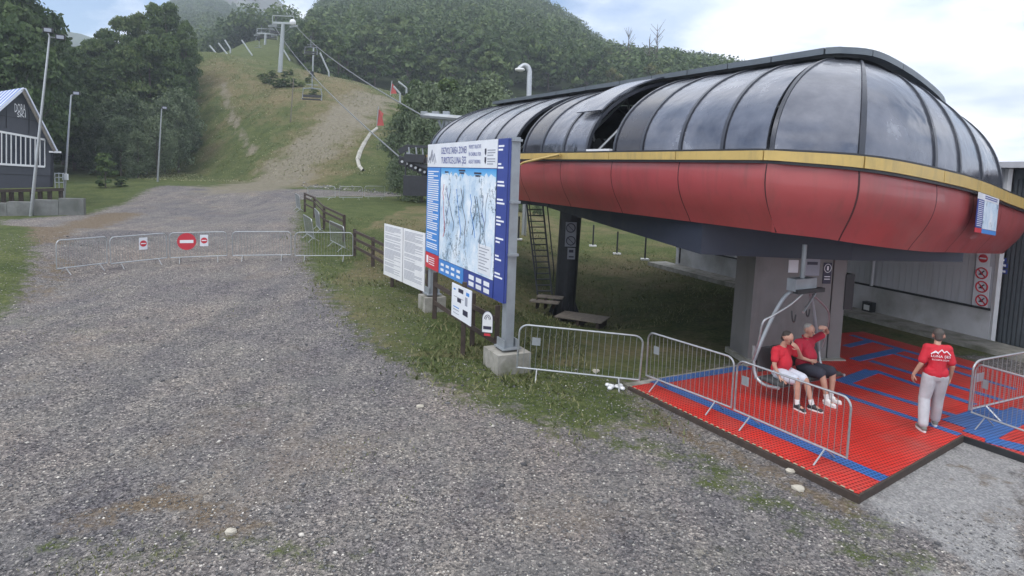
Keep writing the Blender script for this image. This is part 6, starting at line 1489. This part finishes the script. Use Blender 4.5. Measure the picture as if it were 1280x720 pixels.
def chair_at(px, pyseat, d, label, rz=.25, sc=1.0):
    p = P(px, pyseat, d)+Vector((0, 0, 2.95*sc))
    if not uc[0]: uc[0] = 1; hc0.location = p; hc0.rotation_euler[2] = rz; hc0['label'] = label; t = hc0
    else: t = copy_thing(hc0, p, rz, label)
    t.scale = (sc, sc, sc); return t
chair_at(390, 124.5, 70, 'nearest empty hanging chair low over the slope right of the first tower', .15)
chair_at(388.5, 68, 108, 'empty hanging chair on the right-hand cable against the wood', .15)
chair_at(345, 42, 118, 'empty chair just left of the nearest tower head', .3); chair_at(340, 49, 135, 'empty chair behind the nearest tower, above the second tower', .3, 1.0)
chair_at(324, 66, 150, 'empty chair low beside the second tower', .2); chair_at(327, 47, 165, 'far empty chair at the second tower head', .2)
# slanted poles on the crest and thin markers
sl = [((271, 69), (262, 57), 118), ((284, 69), (273, 54), 122), ((288, 62), (281, 50), 130), ((315, 70), (302, 50), 125), ((353, 75), (350, 62), 130), ((362, 76), (350, 55), 128), ((411, 92), (400, 66), 112), ((391, 85), (392, 60), 125), ((500, 120), (492, 108), 90), ((508, 113), (498, 102), 90)]
ordn = ['first', 'second', 'third', 'fourth', 'fifth', 'sixth', 'eighth', 'seventh', 'ninth', 'tenth']
for i, ((a, b), (c_, d_), D_2) in enumerate(sl):
    p = P(a, b+4, D_2); q = P(c_, d_, D_2); t = thing('leaning_pole', f'pale leaning pole on the crest of the ski slope, {ordn[i]} from the left', 'pole', p, 0, 'leaning poles along the crest'); mb = MB(); mb.tube([p-Vector((0, 0, 1)), p+Vector((0, 0, .8)), q], .16, 6); mk('shaft', mb, m_tower, t)
p = G(363, 153); q = P(367, 98, p.y); mb = MB(); mb.tube([p, q], .06, 6); tag(mk('marker_pole', mb, m_woodg), 'thin grey marker pole standing on the slope below the nearest tower', 'pole')
# red nets on the right of the slope
for (a, b, c_, d_), D_2, lab in (((488, 117, 496, 104), 95, 'upper red net flag on the right edge of the slope'), ((471, 157, 480, 136), 75, 'lower red net panel at the top of the white strip')):
    t = thing('safety_net', lab, 'net', P(a, b, D_2)); q = [P(a, b, D_2), P(c_, b, D_2-.5), P(c_-2, (b+d_)/2, D_2-.2), P(c_-.5, d_+6, D_2), P(a+2, d_, D_2+.3)]
    mb = MB(); mb.slab(q, (0, -1, 0), .04); mk('net', mb, m_net, t); mb = MB(); mb.tube([P(a, b+2, D_2), P(a+2, d_-3, D_2)], .06, 6); mk('pole', mb, m_tower, t)
# white strip down the slope
pts = gp((471, 161), (463, 167), (456, 178), (450, 190), (447, 200), (449, 208), (454, 214)); mb = MB()
for i in range(len(pts)-1):
    a, b = pts[i], pts[i+1]; d = (b-a); d.z = 0; d.normalize(); nn2 = Vector((-d.y, d.x, 0))*random.uniform(.14, .26)
    mb.add([a-nn2+Vector((0, 0, .1)), b-nn2+Vector((0, 0, .1)), b+Vector((0, 0, .32)), a+Vector((0, 0, .32)), b+nn2+Vector((0, 0, .1)), a+nn2+Vector((0, 0, .1)), a-nn2-Vector((0, 0, .3)), b-nn2-Vector((0, 0, .3)), a+nn2-Vector((0, 0, .3)), b+nn2-Vector((0, 0, .3))], [(0, 1, 2, 3), (3, 2, 4, 5), (6, 7, 1, 0), (5, 4, 9, 8)])
tag(mk('white_drain_strip', mb, M('dirty_white_sheet', (.42, .41, .37), .8, 0, .3, 1.5)), 'long dirty white strip of sheeting running down the slope under the net', 'sheeting')
# rubble rows on the slope edge
st = stones(260, lambda n: (lambda t: ((G(375, 232).x+(G(500, 243).x-G(375, 232).x)*t+rng.normal(0, .5, n)), (G(375, 232).y+(G(500, 243).y-G(375, 232).y)*t+rng.normal(0, .6, n))))(rng.uniform(0, 1, n)), lambda n: .05+.14*rng.uniform(0, 1, n)**2, 'rubble_row', m_stone)
tag(st, 'row of pale rubble along the foot of the ski slope', 'rubble', kind='stuff')

# ------------------------------------------------------------ haze
mb = MB(); mb.box((0, 420, 70), (2600, 1100, 180))
hz_o = mk('haze', mb, m_white); me = hz_o.data; me.materials.clear()
hm = bpy.data.materials.new('haze_air'); hm.use_nodes = True; n_ = hm.node_tree.nodes; n_.clear(); o_ = n_.new('ShaderNodeOutputMaterial'); v_ = n_.new('ShaderNodeVolumePrincipled')
v_.inputs['Color'].default_value = (.78, .87, 1, 1); v_.inputs['Density'].default_value = .0007; hm.node_tree.links.new(v_.outputs[0], o_.inputs['Volume']); me.materials.append(hm)
tag(hz_o, 'thin blue air haze over the valley', 'haze', kind='stuff')
